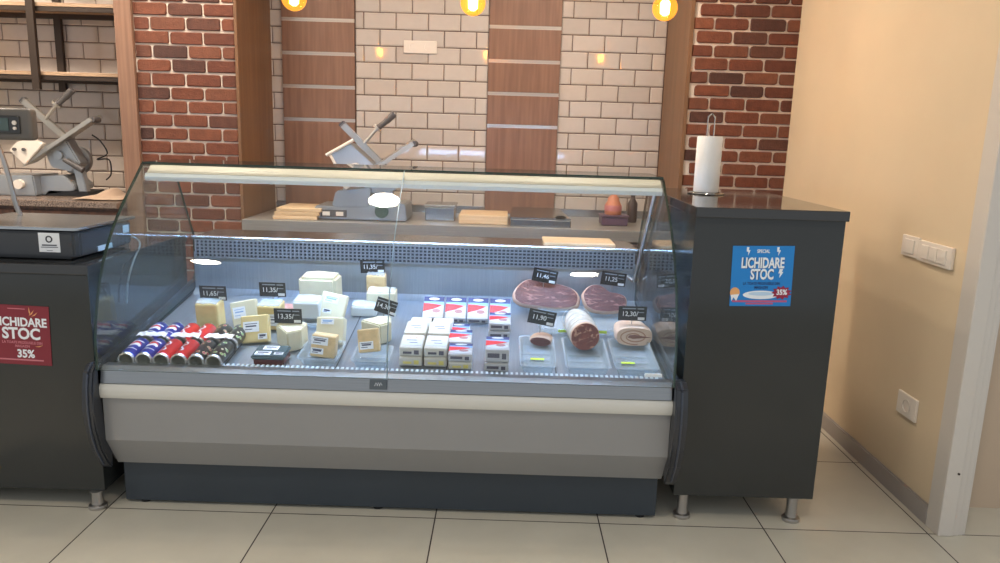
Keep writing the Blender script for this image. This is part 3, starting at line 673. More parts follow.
b = BM(); tube(b, spline([(-1.665, .40, 1.00), (-1.675, .38, 1.05), (-1.69, .36, 1.21), (-1.71, .35, 1.30)], 5), .009, 12); pl = obj('display_pole', b, SATIN, t, smooth=True)
HD = mat('head_grey', (92, 86, 80), .4)
b = BM(); box(b, -1.86, -1.548, .31, .36, 1.308, 1.425, .014, seg=3); hd = obj('display_head', b, HD, t, smooth=True)
b = BM(); box(b, -1.84, -1.585, .302, .312, 1.332, 1.398, .004); sc_ = obj('screen_bezel', b, mat('bezel_dark', (50, 50, 50), .3), hd)
b = BM(); box(b, -1.82, -1.625, .2995, .303, 1.343, 1.388); obj('lcd', b, mat('lcd_green', (72, 88, 84), .15), sc_)
b = BM(); cyl(b, (-1.602, .297, 1.372), (-1.602, .303, 1.372), .008, seg=14); cyl(b, (-1.602, .297, 1.352), (-1.602, .303, 1.352), .006, seg=14); obj('button', b, WHITE, sc_)
b = BM(); tube(b, spline([(-1.30, .445, .95), (-1.26, .47, .925), (-1.215, .40, .910), (-1.192, .30, .87), (-1.190, .24, .80), (-1.190, .22, .72)], 7), .004, 8)
tag(obj('power_cable', b, mat('cable_grey', (110, 116, 120), .5), smooth=True), 'thin grey cable hanging from the scale between cabinet and case', 'cable')

# ---------------------------------------------------------------- posters
def poster(x, y, z, w, h, M, label, base, build):
    t = thing('poster', label, 'poster', (x, y, z))
    bb = BM(); box(bb, -w/2, w/2, -h/2, h/2, -.0006, .0006, M=M); obj('sheet', bb, base, t); build(t, M); return t
T = lambda M, a, b_, c=.0012: M @ Matrix.Translation((a, b_, c))
PW = mat('poster_white', (236, 240, 244), .5); PN = mat('poster_navy', (22, 58, 110), .5); PB = mat('poster_blue', (22, 128, 204), .45)
PR_ = mat('poster_burst', (150, 30, 62), .5); PLB = mat('poster_pale', (190, 214, 236), .5); POR = mat('poster_orange', (232, 170, 110), .5)
def flat(t, M, name, pts, m, z=.0008):
    bb = BM(); poly(bb, [M @ Vector((a, c, z)) for a, c in pts], (M.to_3x3() @ Vector((0, 0, .0005)))); return obj(name, bb, m, t)
def blue(t, M):
    text('text_special', 'SPECIAL', PW, t, T(M, 0, .087), .017, .0003, .0004, .72)
    for s in (-1, 1): flat(t, M, 'lightning_bolt', [(s*.052-.006, .102), (s*.052+.002, .102), (s*.052+.001, .091), (s*.052+.007, .091), (s*.052-.001, .072), (s*.052, .086), (s*.052-.006, .086)], PW)
    flat(t, M, 'lightning_bolt', [(.060, .026), (.071, .026), (.068, .015), (.073, .015), (.060, -.006), (.062, .010), (.056, .010)], PW)
    # shadowed headline
    text('text_headline_edge', 'LICHIDARE', PN, t, T(M, .0015, .0435, .0007), .047, .0002, .0022, .62)
    text('text_headline', 'LICHIDARE', PW, t, T(M, 0, .045), .050, .0003, .0017, .60)
    text('text_headline_edge', 'STOC', PN, t, T(M, .0015, .0035, .0007), .047, .0002, .0022, .62)
    text('text_headline', 'STOC', PW, t, T(M, 0, .005), .050, .0003, .0017, .62)
    text('text_line', 'LA TOATE PRODUSELE DIN', PN, t, T(M, 0, -.026), .013, .0003, .0003, .8)
    text('text_line', 'MAGAZIN', PN, t, T(M, 0, -.040), .013, .0003, .0003, .8)
    el = [(.0+.062*math.cos(a*math.pi/12), -.066+.015*math.sin(a*math.pi/12)) for a in range(24)]
    flat(t, M, 'pictured_dish', el, PW, .0008)
    flat(t, M, 'pictured_dish', [(x*.7, (z+.066)*.45-.062) for x, z in el], PLB, .0012)
    flat(t, M, 'pictured_food', [(-.090+.017*math.cos(a*math.pi/6), -.058+.019*math.sin(a*math.pi/6)) for a in range(12)], POR, .0012)
    flat(t, M, 'pictured_food', [(-.104, -.066), (-.075, -.063), (-.084, -.088), (-.094, -.074), (-.100, -.088)], PW, .0016)
    bp = []
    for a in range(22):
        rr = 1.0 if a % 2 else .72; bp.append((.072+.036*rr*math.cos(a*math.pi/11), -.058+.025*rr*math.sin(a*math.pi/11)))
    flat(t, M, 'price_burst', bp, PR_, .0014)
    text('text_discount', '35%', PW, t, T(M, .072, -.057, .0022), .026, .0003, .0008, .85)
    flat(t, M, 'footer_band', [(-.098, -.092), (.092, -.092), (.092, -.085), (-.098, -.085)], mat('poster_pink', (186, 90, 130), .5))
    flat(t, M, 'footer_band', [(-.050, -.100), (.045, -.100), (.045, -.094), (-.050, -.094)], mat('poster_pink', (186, 90, 130), .5))
pc = (1.119, RY-.0015, .929)
poster(*pc, .212, .212, front(pc[0]-.002, pc[1], pc[2], R(-1.6)), 'blue LICHIDARE STOC poster taped to the tall right cabinet', PB, blue)
PM = mat('poster_maroon', (128, 34, 48), .5); PP = mat('poster_rose', (200, 120, 130), .5)
def red(t, M):
    flat(t, M, 'top_band', [(-.03, .093), (.03, .093), (.03, .096), (-.03, .096)], PP)
    text('text_headline', 'LICHIDARE', PW, t, T(M, .012, .046), .043, .0003, .0013, .86)
    text('text_headline', 'STOC', PW, t, T(M, .012, .004), .056, .0003, .0018, .92)
    text('text_line', 'LA TOATE PRODUSELE DIN', PP, t, T(M, .014, -.027), .0125, .0003, .0003, .92)
    text('text_line', 'MAGAZIN', PP, t, T(M, .014, -.040), .0125, .0003, .0003, .92)
    text('text_discount', '35%', PW, t, T(M, .024, -.068), .040, .0003, .0012, .92)
    for (a, c, d) in ((.072, -.036, 12), (-.07, .070, 8), (.052, .082, 50), (.062, .077, 35), (.045, .088, 95)):
        ca, sa = math.cos(R(d)), math.sin(R(d)); flat(t, M, 'confetti_stroke', [(a-.014*ca, c-.014*sa), (a-.002*sa, c-.001), (a+.014*ca, c+.014*sa), (a+.003*sa, c-.004)], POR)
    flat(t, M, 'footer_band', [(-.095, -.092), (.085, -.092), (.085, -.087), (-.095, -.087)], PP)
pc = (-1.465, -.0018, .648)
poster(*pc, -.0 + .226, .214, front(pc[0], pc[1], pc[2], R(1.6)), 'dark red LICHIDARE STOC poster taped to the low left cabinet', PM, red)

# ---------------------------------------------------------------- goods in the case
CUR = None
def deckM(x, y, h=0, rz=0): return Matrix.Translation(deck(x, y, h+.0015)) @ Matrix.Rotation(DT, 4, 'X') @ Matrix.Rotation(rz, 4, 'Z')
def dthing(name, label, cat, x, y, h=0, rz=0, tilt=0, roll=0, group=None):
    o = bpy.data.objects.new(name, None); o.empty_display_size = .03; C.objects.link(o)
    o.matrix_world = deckM(x, y, h, rz) @ Matrix.Rotation(tilt, 4, 'X') @ Matrix.Rotation(roll, 4, 'Y'); return tag(o, label, cat, group)
def dobj(name, bm, mats, parent=None, M=None, smooth=False):
    o = obj(name, bm, mats, parent, world=False, smooth=smooth)
    if M is not None: o.matrix_world = M
    return o

# drink cans lying in two rows
def canmat(name, a, b_, c, sc, band=None):
    m = mat(name, a, .28, metal=.35, coat=.4); nt = m.node_tree; bs = nt.nodes['Principled BSDF']
    tc = nt.nodes.new('ShaderNodeTexCoord'); v = nt.nodes.new('ShaderNodeTexVoronoi'); v.inputs['Scale'].default_value = sc; nt.links.new(tc.outputs['Object'], v.inputs['Vector'])
    cr = nt.nodes.new('ShaderNodeValToRGB'); cr.color_ramp.interpolation = 'CONSTANT'; e = cr.color_ramp.elements
    e[0].color = lin(b_); e[0].position = 0; e[1].position = .22; e[1].color = lin(c); x = e.new(.31); x.color = lin(a)
    nt.links.new(v.outputs['Distance'], cr.inputs[0]); nt.links.new(cr.outputs[0], bs.inputs['Base Color']); return m
CB = mat('can_blue', (26, 44, 150), .28, metal=.3, coat=.4); CR_ = mat('can_red', (214, 30, 36), .28, metal=.3, coat=.4)
CK = canmat('can_black', (24, 26, 26), (120, 186, 96), (226, 226, 200), 44); CKP = canmat('can_black_pink', (26, 24, 26), (190, 52, 96), (214, 204, 150), 42)
CW = mat('can_white', (224, 226, 232), .35); CRR = mat('can_red_band', (200, 44, 52), .3)
RIM = mat('can_rim', (206, 206, 204), .25, metal=.7); BOT = mat('can_bottom', (96, 100, 92), .35, metal=.8)
def can(x, y, kind, label):
    """drink can lying with its base towards the customer, axis along y"""
    L = .138; r = .0295
    t = dthing('drink_can', label, 'can', x, y, 0, group='drink cans lying in the case')
    bb = BM(); lathe(bb, [(r*.80, .0), (r*1.0, .008), (r, .012), (r, L-.012), (r*.84, L-.002), (r*.84, L), (r*.78, L-.003), (0, L-.003)], (0, 0, r+.001), (0, 1, 0), 32, mis=[1, 0, 0, 1, 1, 1, 1])
    dobj('body', bb, [{'b': CB, 'r': CR_, 'k': CK, 'p': CKP}[kind], RIM], t, smooth=True)
    bb = BM(); lathe(bb, [(r*1.01, .0085), (r*.97, -.001), (r*.86, -.001), (r*.80, .004), (r*.5, .010), (0, .012)], (0, 0, r+.001), (0, 1, 0), 32, mis=[0, 0, 0, 1, 1]); dobj('base_ring', bb, [RIM, BOT], t, smooth=True)
    if kind == 'b':                   # round emblem: white disc between a red and a blue field, wrapped on the can
        bb = BM(); n = 20
        for (rr, lo, hi, mi) in ((.030, .0095, .030, 0), (.030, -.0095, .0095, 1), (.030, -.030, -.0095, 2)):
            pass
        def wrap(pts, off, mi):
            vs = [bb.verts.new(((r+off)*math.sin(a/r), p_, r+.001+(r+off)*math.cos(a/r))) for a, p_ in pts]; f = bb.faces.new(vs); f.material_index = mi
        for i in range(-6, 6):
            a0, a1 = i*.004, (i+1)*.004
            h0, h1 = math.sqrt(max(0, .024**2-a0*a0)), math.sqrt(max(0, .024**2-a1*a1)); cy = .072
            w0, w1 = .004*math.sin(a0*160), .004*math.sin(a1*160)
            def cl(v, h): return max(-h, min(h, v))
            for (lo, hi, mi) in ((-1, -.008, 0), (-.008, .008, 1), (.008, 1, 2)):
                l0 = -h0 if lo == -1 else cl(lo+w0, h0); u0 = h0 if hi == 1 else cl(hi+w0, h0)
                l1 = -h1 if lo == -1 else cl(lo+w1, h1); u1 = h1 if hi == 1 else cl(hi+w1, h1)
                if (u0-l0)+(u1-l1) < 1e-4: continue
                wrap([(a0, cy+l0), (a1, cy+l1), (a1, cy+u1+1e-5), (a0, cy+u0+1e-5)], .0009, mi)
            wrap([(a0, .098), (a1, .098), (a1, .104), (a0, .104)], .0007, 1); wrap([(a0, .040), (a1, .040), (a1, .044), (a0, .044)], .0007, 1)
        dobj('emblem', bb, [CB, CW, CRR], t)
    if kind == 'r':
        bb = BM()
        for i in range(26):
            y0 = .03+i*.003; a = .006*math.sin(i*.42)-.004; w_ = .0018+.0018*abs(math.sin(i*.5))
            vs = [bb.verts.new(((r+.0007)*math.sin(q/r), yy, r+.001+(r+.0007)*math.cos(q/r))) for q, yy in ((a-w_, y0), (a+w_, y0), (a+w_+.001, y0+.0032), (a-w_+.001, y0+.0032))]; bb.faces.new(vs)
        dobj('script_ribbon', bb, CW, t)
    return t
names = {'b': 'blue drink can with round emblem', 'r': 'red drink can', 'k': 'black drink can with green print', 'p': 'black drink can with pink and cream print'}
kinds = ['b', 'b', 'r', 'r', 'p', 'k']
side = ['first from the left', 'second from the left']
for i, k in enumerate(kinds):
    x = -1.094+i*.0615
    for j in range(2):
        where = ('front row' if j == 0 else 'back row')
        if k in 'br': w_ = ('left one of its pair' if i % 2 == 0 else 'right one of its pair')
        else: w_ = 'beside a black one'
        can(x+.006*j, .004+j*.145, k, f'{names[k]}, {where}, {w_}')
# white price slips lying across the cans
SLIP = mat('slip_white', (222, 222, 226), .6, noise=.12, nscale=60)
for i in range(3):
    x = -1.064+i*.123; b = BM(); n = 10; lo = []; 
    vs = [[b.verts.new((x-.052+.104*a/n, .128+.034*c_/3+.004*math.sin(a*1.7+i), deck(0, .135+.036*c_/3).z+.063+.003*abs(math.sin(a*math.pi/n*2))+.002*math.sin(a*2.3+c_+i))) for c_ in range(4)] for a in range(n+1)]
    for a in range(n):
        for c_ in range(3): b.faces.new((vs[a][c_], vs[a+1][c_], vs[a+1][c_+1], vs[a][c_+1]))
    r_ = bmesh.ops.extrude_face_region(b, geom=b.faces[:]); bmesh.ops.translate(b, verts=[e for e in r_['geom'] if isinstance(e, bmesh.types.BMVert)], vec=(0, 0, .0012))
    tag(obj('price_slip', b, SLIP), ['white paper slip across the blue drink cans', 'white paper slip across the red drink cans', 'white paper slip across the black drink cans'][i], 'price slip', 'paper slips on the cans')

# cheeses
CY = mat('cheese_yellow', (222, 198, 136), .5, noise=.05, nscale=30); CPALE = mat('cheese_pale', (220, 211, 180), .5, noise=.04, nscale=30)
CTAN = mat('cheese_tan', (222, 190, 140), .55, noise=.12, nscale=40); CWH = mat('cheese_white', (210, 214, 212), .5, noise=.02, nscale=20)
LBL = mat('label_white', (240, 242, 246), .5); LBLB = mat('label_blueprint', (150, 180, 220), .5); INK = mat('ink', (70, 72, 96), .6)
def label_on(t, M, w, h, blue=False):
    """paper label on plane M (x right, y up, z out)"""
    bb = BM(); box(bb, -w/2, w/2, -h/2, h/2, 0, .0009, M=M); l = dobj('paper_label', bb, LBL, t)
    bb = BM()
    for k in range(3): 
        ww = w*(.34 if k == 1 else .40); box(bb, -ww, ww*(.2 if k == 2 else 1), h*(.28-.26*k)-.0016, h*(.28-.26*k)+(.0012 if k != 1 else .004), .0009, .0012, M=M)
    o = obj('print', bb, LBLB if blue else INK, None, world=False); o.parent = l; return l
def face(w, d, h, u, v, rz=0): # frame on the front (-y) face of a local block
    return Matrix.Translation((u, -d/2-.0004, v)) @ Matrix.Rotation(R(90), 4, 'X')
def block(x, y, w, d, h, m, label, cat='cheese', lift=0, rz=0, tilt=0, roll=0, cut=None, film=True, labels=(), bev=.005, group='pieces of cheese in the case'):
    t = dthing('cheese_wedge' if cut else 'cheese_block', label, cat, x, y, lift, rz, tilt, roll, group)
    bb = BM()
    if cut: poly(bb, [(p[0]*w, p[1]*d, 0) for p in cut], (0, 0, h), bev=bev)
    else: box(bb, -w/2, w/2, -d/2, d/2, 0, h, bev)
    dobj('cheese', bb, m, t)
    if film:                           # crumpled cling film gathered on top
        bb = BM(); rr = random.Random(int((x+2)*1000)); n = 8
        vs = [[bb.verts.new((-w*.47+w*.94*i/n, -d*.47+d*.94*j/n, h+.0012+rr.uniform(0, .005))) for j in range(n+1)] for i in range(n+1)]
        if not cut:
            for i in range(n):
                for j in range(n): bb.faces.new((vs[i][j], vs[i+1][j], vs[i+1][j+1], vs[i][j+1]))
            r_ = bmesh.ops.extrude_face_region(bb, geom=bb.faces[:]); bmesh.ops.translate(bb, verts=[e for e in r_['geom'] if isinstance(e, bmesh.types.BMVert)], vec=(0, 0, .0015))
            dobj('cling_film', bb, FILM, t, smooth=True)
        else: bb.free()
    for (kind, u, v, lw, lh, bl) in labels:
        if kind == 'f': label_on(t, face(w, d, h, u*w, v*h), lw, lh, bl)
        else: label_on(t, Matrix.Translation((u*w, v*d, h+.0004)), lw, lh, bl)
    return t
WEDGE = [(-.5, .1), (.15, -.5), (.5, -.2), (.5, .4), (.1, .5)]
WB = [(-.5, -.5), (.42, -.5), (.5, .3), (-.1, .5), (-.45, .3)]
block(-.932, .37, .090, .08, .112, CY, 'upright yellow cheese block behind the red and black cans', bev=.008)
block(-.800, .40, .105, .03, .100, CPALE, 'pale cheese slab with a white label, leaning behind the black cans', tilt=R(-22), roll=R(-12), labels=[('f', -.18, .55, .05, .045, True)], film=False)
block(-.713, .24, .105, .035, .105, CY, 'yellow cheese slab with two labels, right of the black cans', tilt=R(-30), roll=R(-7), labels=[('f', -.12, .58, .06, .04, False), ('f', .28, .2, .034, .022, False)], film=False)
block(-.697, .395, .088, .08, .100, CY, 'yellow cheese block half hidden behind the lower black price tag', labels=[('f', .22, .45, .035, .05, False)])
block(-.580, .225, .112, .12, .080, CPALE, 'cream cheese wedge behind the black plastic tub', cut=WEDGE, bev=.004, rz=R(-6))
block(-.562, .665, .172, .11, .130, CPALE, 'largest cream cheese block at the back, wrapped in film', cut=WB, bev=.012)
b = BM(); 
block(-.570, .47, .105, .085, .068, CWH, 'white film-wrapped cheese with blue printed label, left of the leaning slab', lift=.022, labels=[('t', 0, 0, .08, .05, True)])
block(-.482, .455, .108, .03, .112, CPALE, 'cream cheese slab leaning back with blue print, in front of the largest block', tilt=R(-32), roll=R(10), lift=.008, labels=[('f', -.1, .75, .06, .03, True), ('f', -.16, .3, .035, .016, False)], film=False)
block(-.430, .24, .104, .06, .105, CPALE, 'cream cheese piece behind the tan cheese in the clear tray', tilt=R(-30), labels=[('f', -.1, .82, .05, .02, True)], film=False)
block(-.430, .130, .088, .055, .082, CTAN, 'tan cheese piece with two labels in the left clear tray', lift=.008, tilt=R(-12), roll=R(6), labels=[('f', -.15, .75, .06, .03, False), ('f', -.22, .28, .045, .022, False)], film=False)
block(-.265, .30, .118, .10, .082, CPALE, 'cream cheese cube below the tilted black tag', cut=WEDGE, rz=R(8))
block(-.258, .125, .078, .03, .086, CTAN, 'small yellow cheese slab leaning in the right clear tray', lift=.03, tilt=R(-24), roll=R(-7), labels=[('f', -.1, .3, .05, .028, False)], film=False)
block(-.355, .56, .105, .08, .040, CWH, 'low white wrapped packet beside the tilted black tag', labels=[('t', 0, 0, .07, .04, True)])
block(-.292, .615, .122, .07, .082, CPALE, 'cream cheese block with a small label, right behind the tilted tag', labels=[('f', -.3, .25, .035, .02, False)])
block(-.328, .695, .082, .045, .125, CTAN, 'tall narrow cream cheese block under the highest black tag')
# pink packet
t = dthing('meat_packet', 'small pinkish sliced meat packet behind the yellow cheese', 'packet', -.645, .47, 0); bb = BM(); box(bb, -.045, .045, -.03, .03, 0, .062, .012); dobj('packet', bb, mat('pink_meat', (186, 140, 138), .4), t)
# black tub with dark red foot
t = dthing('food_tub', 'black plastic tub with dark red contents and white labels, front of the cheeses', 'tub', -.610, .095, 0)
b = BM(); poly(b, [(-.054, -.04, 0), (.054, -.04, 0), (.058, .04, 0), (-.058, .04, 0)], (0, 0, .026), bev=.004); dobj('base', b, mat('dark_red_food', (92, 22, 34), .3), t)
b = BM(); poly(b, [(-.060, -.050, .0265), (.060, -.050, .0265), (.060, .050, .0265), (-.060, .050, .0265)], (0, 0, .014), bev=.005); dobj('lid', b, mat('smoked_lid', (74, 92, 98), .25), t)
label_on(t, Matrix.Translation((-.005, .022, .0408)), .055, .030); label_on(t, Matrix.Translation((-.022, -.022, .0408)), .056, .028); label_on(t, Matrix.Translation((.034, -.022, .0408)), .032, .018)

# clear trays
def tray(x, y, w, d, h, label, rib=True):
    t = dthing('clear_tray', label, 'tray', x, y, .0, group='clear plastic trays on the deck')
    bb = BM(); th = .0022
    def ring(w_, d_, z, r_=.014):
        pts = []
        for (sx, sy, a0) in ((1, 1, 0), (-1, 1, 90), (-1, -1, 180), (1, -1, 270)):
            for q in (0, 30, 60, 90): pts.append(bb.verts.new((sx*(w_/2-r_)+r_*math.cos(R(a0+q)), sy*(d_/2-r_)+r_*math.sin(R(a0+q)), z)))
        return pts
    rs = [ring(w-.03, d-.03, 0), ring(w-.014, d-.014, h-.003), ring(w, d, h-.003), ring(w, d, h), ring(w-.016, d-.016, h), ring(w-.034, d-.034, th)]
    for A, B_ in zip(rs, rs[1:]):
        n = len(A)
        for k in range(n): bb.faces.new((A[k], A[(k+1) % n], B_[(k+1) % n], B_[k]))
    bb.faces.new(rs[0][::-1]); bb.faces.new(rs[-1]); dobj('tray', bb, CLEAR, t, smooth=False)
    if rib:
        bb = BM()
        for k in range(3): box(bb, -w*.36, w*.36, -d*.3+k*d*.2-.003, -d*.3+k*d*.2+.003, th, th+.005, .001)
        dobj('rib', bb, CLEAR, t)
    return t
tray(-.435, .135, .150, .165, .032, 'clear plastic tray under the tan labelled cheese')
tray(-.245, .115, .140, .14, .034, 'clear plastic tray under the small leaning yellow cheese')
tray(-.585, .46, .150, .16, .022, 'clear tray under the white wrapped cheese', False)
LIME = mat('lime_label', (206, 236, 60), .5)
for (x, w_, lbl, lx, ly) in ((.357, .134, 'clear plastic tray holding the small meat piece', 0, -.02), (.537, .165, 'clear plastic tray under the cut salami', 0, 0), (.712, .160, 'clear plastic tray under the rolled bacon', -.02, -.03)):
    t = tray(x, .178, w_, .265, .034, lbl)
    if lx or ly:
        bb = BM(); box(bb, lx-.024, lx+.026, ly-.006, ly+.006, .0345, .036) if False else box(bb, lx-.024, lx+.026, ly-.006, ly+.006, .008, .0095); dobj('lime_label', bb, LIME, t)
for (x, lbl) in ((.455, 'clear plastic tray under the long ham'), (.655, 'clear plastic tray under the shorter ham')):
    t = tray(x, .50, .17, .22, .028, lbl, False); bb = BM(); box(bb, -.006 if x < .5 else -.06, .044 if x < .5 else -.012, -.112, -.1105, .016, .026); dobj('lime_label', bb, LIME, t)

# packs of cold cuts and white cheese
HB = mat('pack_navy', (28, 48, 108), .4); HS = mat('pack_sky', (132, 178, 220), .4); HR = mat('pack_red', (226, 44, 56), .4); HW = mat('pack_white', (204, 206, 212), .4)
HH = mat('pack_ham', (170, 120, 120), .4); HG = mat('pack_grey', (186, 184, 186), .45); HY = mat('pack_yellow', (230, 214, 120), .5)
PKG = 'packs of sliced ham'
def ham_pack(x, y, lift, label, w=.086, d=.11, h=.030, rz=0, tilt=0):
    t = dthing('ham_pack', label, 'ham pack', x, y, lift, rz, tilt, group=PKG)
    bb = BM(); box(bb, -w/2, w/2, -d/2, d/2, 0, h, .004); dobj('tray', bb, HG, t)
    bb = BM(); box(bb, -w*.49, w*.49, d*.26, d*.49, h, h+.0012); dobj('header_label', bb, HB, t)
    bb = BM(); box(bb, -w*.49, w*.49, d*.13, d*.26, h, h+.0012); dobj('sky_label', bb, HS, t)
    bb = BM(); poly(bb, [(w*.26*math.cos(a*math.pi/8), d*.385+d*.065*math.sin(a*math.pi/8), h+.0013) for a in range(16)], (0, 0, .0006)); dobj('oval_logo', bb, HW, t)
    bb = BM(); poly(bb, [(-w*.49, -d*.22, h+.0004), (-w*.02, -d*.10, h+.0004), (w*.38, d*.09, h+.0004), (-w*.05, d*.15, h+.0004), (-w*.49, d*.17, h+.0004)], (0, 0, .0014)); dobj('red_label', bb, HR, t)
    bb = BM(); poly(bb, [(w*.46*math.cos(a*math.pi/8), -d*.23+d*.19*math.sin(a*math.pi/8), h+.0003) for a in range(16)], (0, 0, .0008)); dobj('window', bb, HW, t)
    bb = BM(); poly(bb, [(w*.14+w*.20*math.cos(a*math.pi/8), -d*.18+d*.09*math.sin(a*math.pi/8), h+.0012) for a in range(16)], (0, 0, .0008)); dobj('ham_slices', bb, HH, t)
    bb = BM(); box(bb, -w*.4, w*.1, -d/2-.0008, -d/2+.0002, h*.35, h*.7); box(bb, w*.2, w*.38, -d/2-.0008, -d/2+.0002, h*.25, h*.7); dobj('front_print', bb, mat('print_dark', (84, 80, 92), .5), t)
    return t
H = .030
spec = [  # x, y, layers, place words
    (-.062, .53, 1, 'leaning in the back row, leftmost'), (.030, .53, 1, 'leaning in the back row, second from the left'), (.122, .53, 1, 'leaning in the back row, third from the left'), (.214, .53, 1, 'leaning in the back row, rightmost'),
    (.052, .355, 1, 'middle row beside the white packs'), (.213, .395, 2, 'middle row at the right'),
    (.067, .215, 2, 'second row beside the white packs'), (.207, .118, 2, 'front row at the right')]
LW_ = {1: ['single'], 2: ['lower', 'upper'], 3: ['bottom', 'middle', 'top']}
for (x, y, n, w_) in spec:
    for k in range(n): ham_pack(x+.002*k, y+.001*k, k*(H+.0045)+(.028 if y > .5 else 0), tilt=(R(30) if y > .5 else 0), h=(.050 if (y < .12 and k == 1) else .030), label= f'{LW_[n][k]} blue and red labelled ham pack, {w_}')
def white_pack(x, y, lift, label, w=.084, d=.115, h=.036, yellow=False):
    t = dthing('cheese_pack', label, 'cheese pack', x, y, lift, group='white cheese packs')
    bb = BM(); box(bb, -w/2, w/2, -d/2, d/2, 0, h, .007); dobj('tray', bb, mat('pack_cream', (206, 200, 188), .4), t)
    bb = BM(); box(bb, -w*.40, w*.44, -d*.34, d*.40, h, h+.001); l = dobj('top_label', bb, HW, t)
    bb = BM(); 
    for k in range(5): box(bb, -w*.30+k*w*.14, -w*.22+k*w*.14, d*.22, d*.29, h+.001, h+.0014, mi=k % 2)
    box(bb, -w*.25, w*.2, d*.02, d*.06, h+.001, h+.0014, mi=2); box(bb, -w*.1, w*.25, -d*.16, -d*.12, h+.001, h+.0014, mi=2)
    o = obj('print', bb, [HY, mat('print_orange', (230, 150, 90), .5), mat('print_dark', (84, 80, 92), .5)], None, world=False); o.parent = l
    bb = BM(); box(bb, -w*.32, w*.05, -d/2-.0008, -d/2+.0002, h*.3, h*.55); box(bb, w*.15, w*.36, -d/2-.0008, -d/2+.0002, h*.25, h*.7); dobj('front_print', bb, HY if yellow else mat('print_dark', (84, 80, 92), .5), t)
k_ = 0
for (x, cw) in ((-.104, 'left'), (-.014, 'right')):
    for (y, n, rw) in ((.140, 2, 'front'), (.270, 2, 'middle'), (.398, 1, 'rear')):
        for k in range(n): white_pack(x, y, k*.0375, f'{LW_[n][k]} white cheese pack of the {cw} column, {rw} stack', yellow=(k == 0))
white_pack(.076, .112, 0, 'yellow-printed white pack at the front, beside the white cheese packs', h=.030, d=.09, yellow=True)
ham_pack(.076, .108, .0325, 'ham pack lying on the yellow-printed white pack', d=.09)

# hams and sausages
def meatmat(name, a, c, fat, scale, stretch, wave=False):
    m = mat(name, a, .5, noise=.01, nscale=scale, rgb2=c, stretch=stretch, bump=.1, bscale=80)
    nt = m.node_tree; bs = nt.nodes['Principled BSDF']; src = bs.inputs['Base Color'].links[0].from_socket
    n = nt.nodes.new('ShaderNodeTexNoise'); n.inputs['Scale'].default_value = scale*1.7; n.inputs['Distortion'].default_value = 1.2
    mp = [q for q in nt.nodes if q.type == 'MAPPING'][0]; nt.links.new(mp.outputs[0], n.inputs['Vector'])
    cr = nt.nodes.new('ShaderNodeValToRGB'); e = cr.color_ramp.elements; e[0].position = .56; e[0].color = (0, 0, 0, 1); e[1].position = .64; e[1].color = (1, 1, 1, 1); nt.links.new(n.outputs['Fac'], cr.inputs[0])
    mx = nt.nodes.new('ShaderNodeMix'); mx.data_type = 'RGBA'; nt.links.new(cr.outputs[0], mx.inputs[0]); nt.links.new(src, mx.inputs[6]); mx.inputs[7].default_value = lin(fat); nt.links.new(mx.outputs[2], bs.inputs['Base Color']); return m
HAMF = meatmat('ham_cut', (108, 56, 52), (82, 38, 38), (150, 100, 92), 14, (1, 1, 3.2)); FAT = mat('ham_fat', (204, 168, 150), .4, noise=.08, nscale=30); RIND = mat('ham_rind', (196, 158, 132), .5, noise=.15, nscale=25)
SALF = meatmat('salami_cut', (136, 66, 50), (104, 46, 38), (196, 142, 116), 26, (1, 1, 1)); NET = mat('salami_mould', (196, 188, 178), .8, noise=.15, nscale=30, bump=.5, bscale=50)
def meat(name, part, outline, depth, mats, t, shrink=.55, rim=.07, bulge=.004):
    """outline (x,z) cut face on the -y side, body behind it rounding off"""
    bb = BM(); n = len(outline); cx = sum(p[0] for p in outline)/n; cz = sum(p[1] for p in outline)/n
    def rg(s, y): return [bb.verts.new((cx+(p[0]-cx)*s, y, cz+(p[1]-cz)*s)) for p in outline]
    rings = [rg(1-rim*1.5, -bulge), rg(1-rim*.8, -.001), rg(1, .008), rg(1.02, depth*.35), rg(.93, depth*.7), rg(shrink+.2, depth*.92), rg(shrink*.5, depth)]
    mis = [1, 1, 2, 2, 2, 2]
    for q, (A, B_) in enumerate(zip(rings, rings[1:])):
        for k in range(n): f = bb.faces.new((A[k], A[(k+1) % n], B_[(k+1) % n], B_[k])); f.material_index = mis[q]
    f = bb.faces.new(rings[0][::-1]); f.material_index = 0; f = bb.faces.new(rings[-1]); f.material_index = 2
    bmesh.ops.recalc_face_normals(bb, faces=bb.faces)
    return dobj(part, bb, mats, t, smooth=True)
def trace(pts, w):
    xs = [p[0] for p in pts]; zs = [p[1] for p in pts]; k = w/(max(xs)-min(xs)); cx = (max(xs)+min(xs))/2
    P_ = [(0, (p[0]-cx)*k, (max(zs)-p[1])*k*.98) for p in pts][::-1]; P_ = P_ + P_[:1]
    return [(v.y, v.z) for v in spline(P_, 4)[:-1]]
def oval(w, h, pts=None, n=36, sq=1.0, bump=()):
    o = []
    for k in range(n):
        a = k*2*math.pi/n; c, s = math.cos(a), math.sin(a); r_ = 1+sum(A*math.exp(-((math.degrees(a)-D+180) % 360-180)**2/(2*S_*S_)) for (D, A, S_) in bump)
        o.append((w/2*math.copysign(abs(c)**sq, c)*r_, h/2+h/2*math.copysign(abs(s)**sq, s)*r_))
    return o
t = dthing('ham', 'long cut dry-cured ham with red face, left of the shorter ham', 'ham', .408, .60, .028, rz=R(-2), tilt=R(-42))
meat('ham', 'ham_body', trace([(415, 180), (424, 158), (446, 136), (472, 130), (500, 140), (545, 142), (590, 155), (611, 178), (610, 204), (596, 218), (540, 224), (480, 219), (438, 214), (418, 200)], .285), .06, [HAMF, FAT, RIND], t, rim=.045)
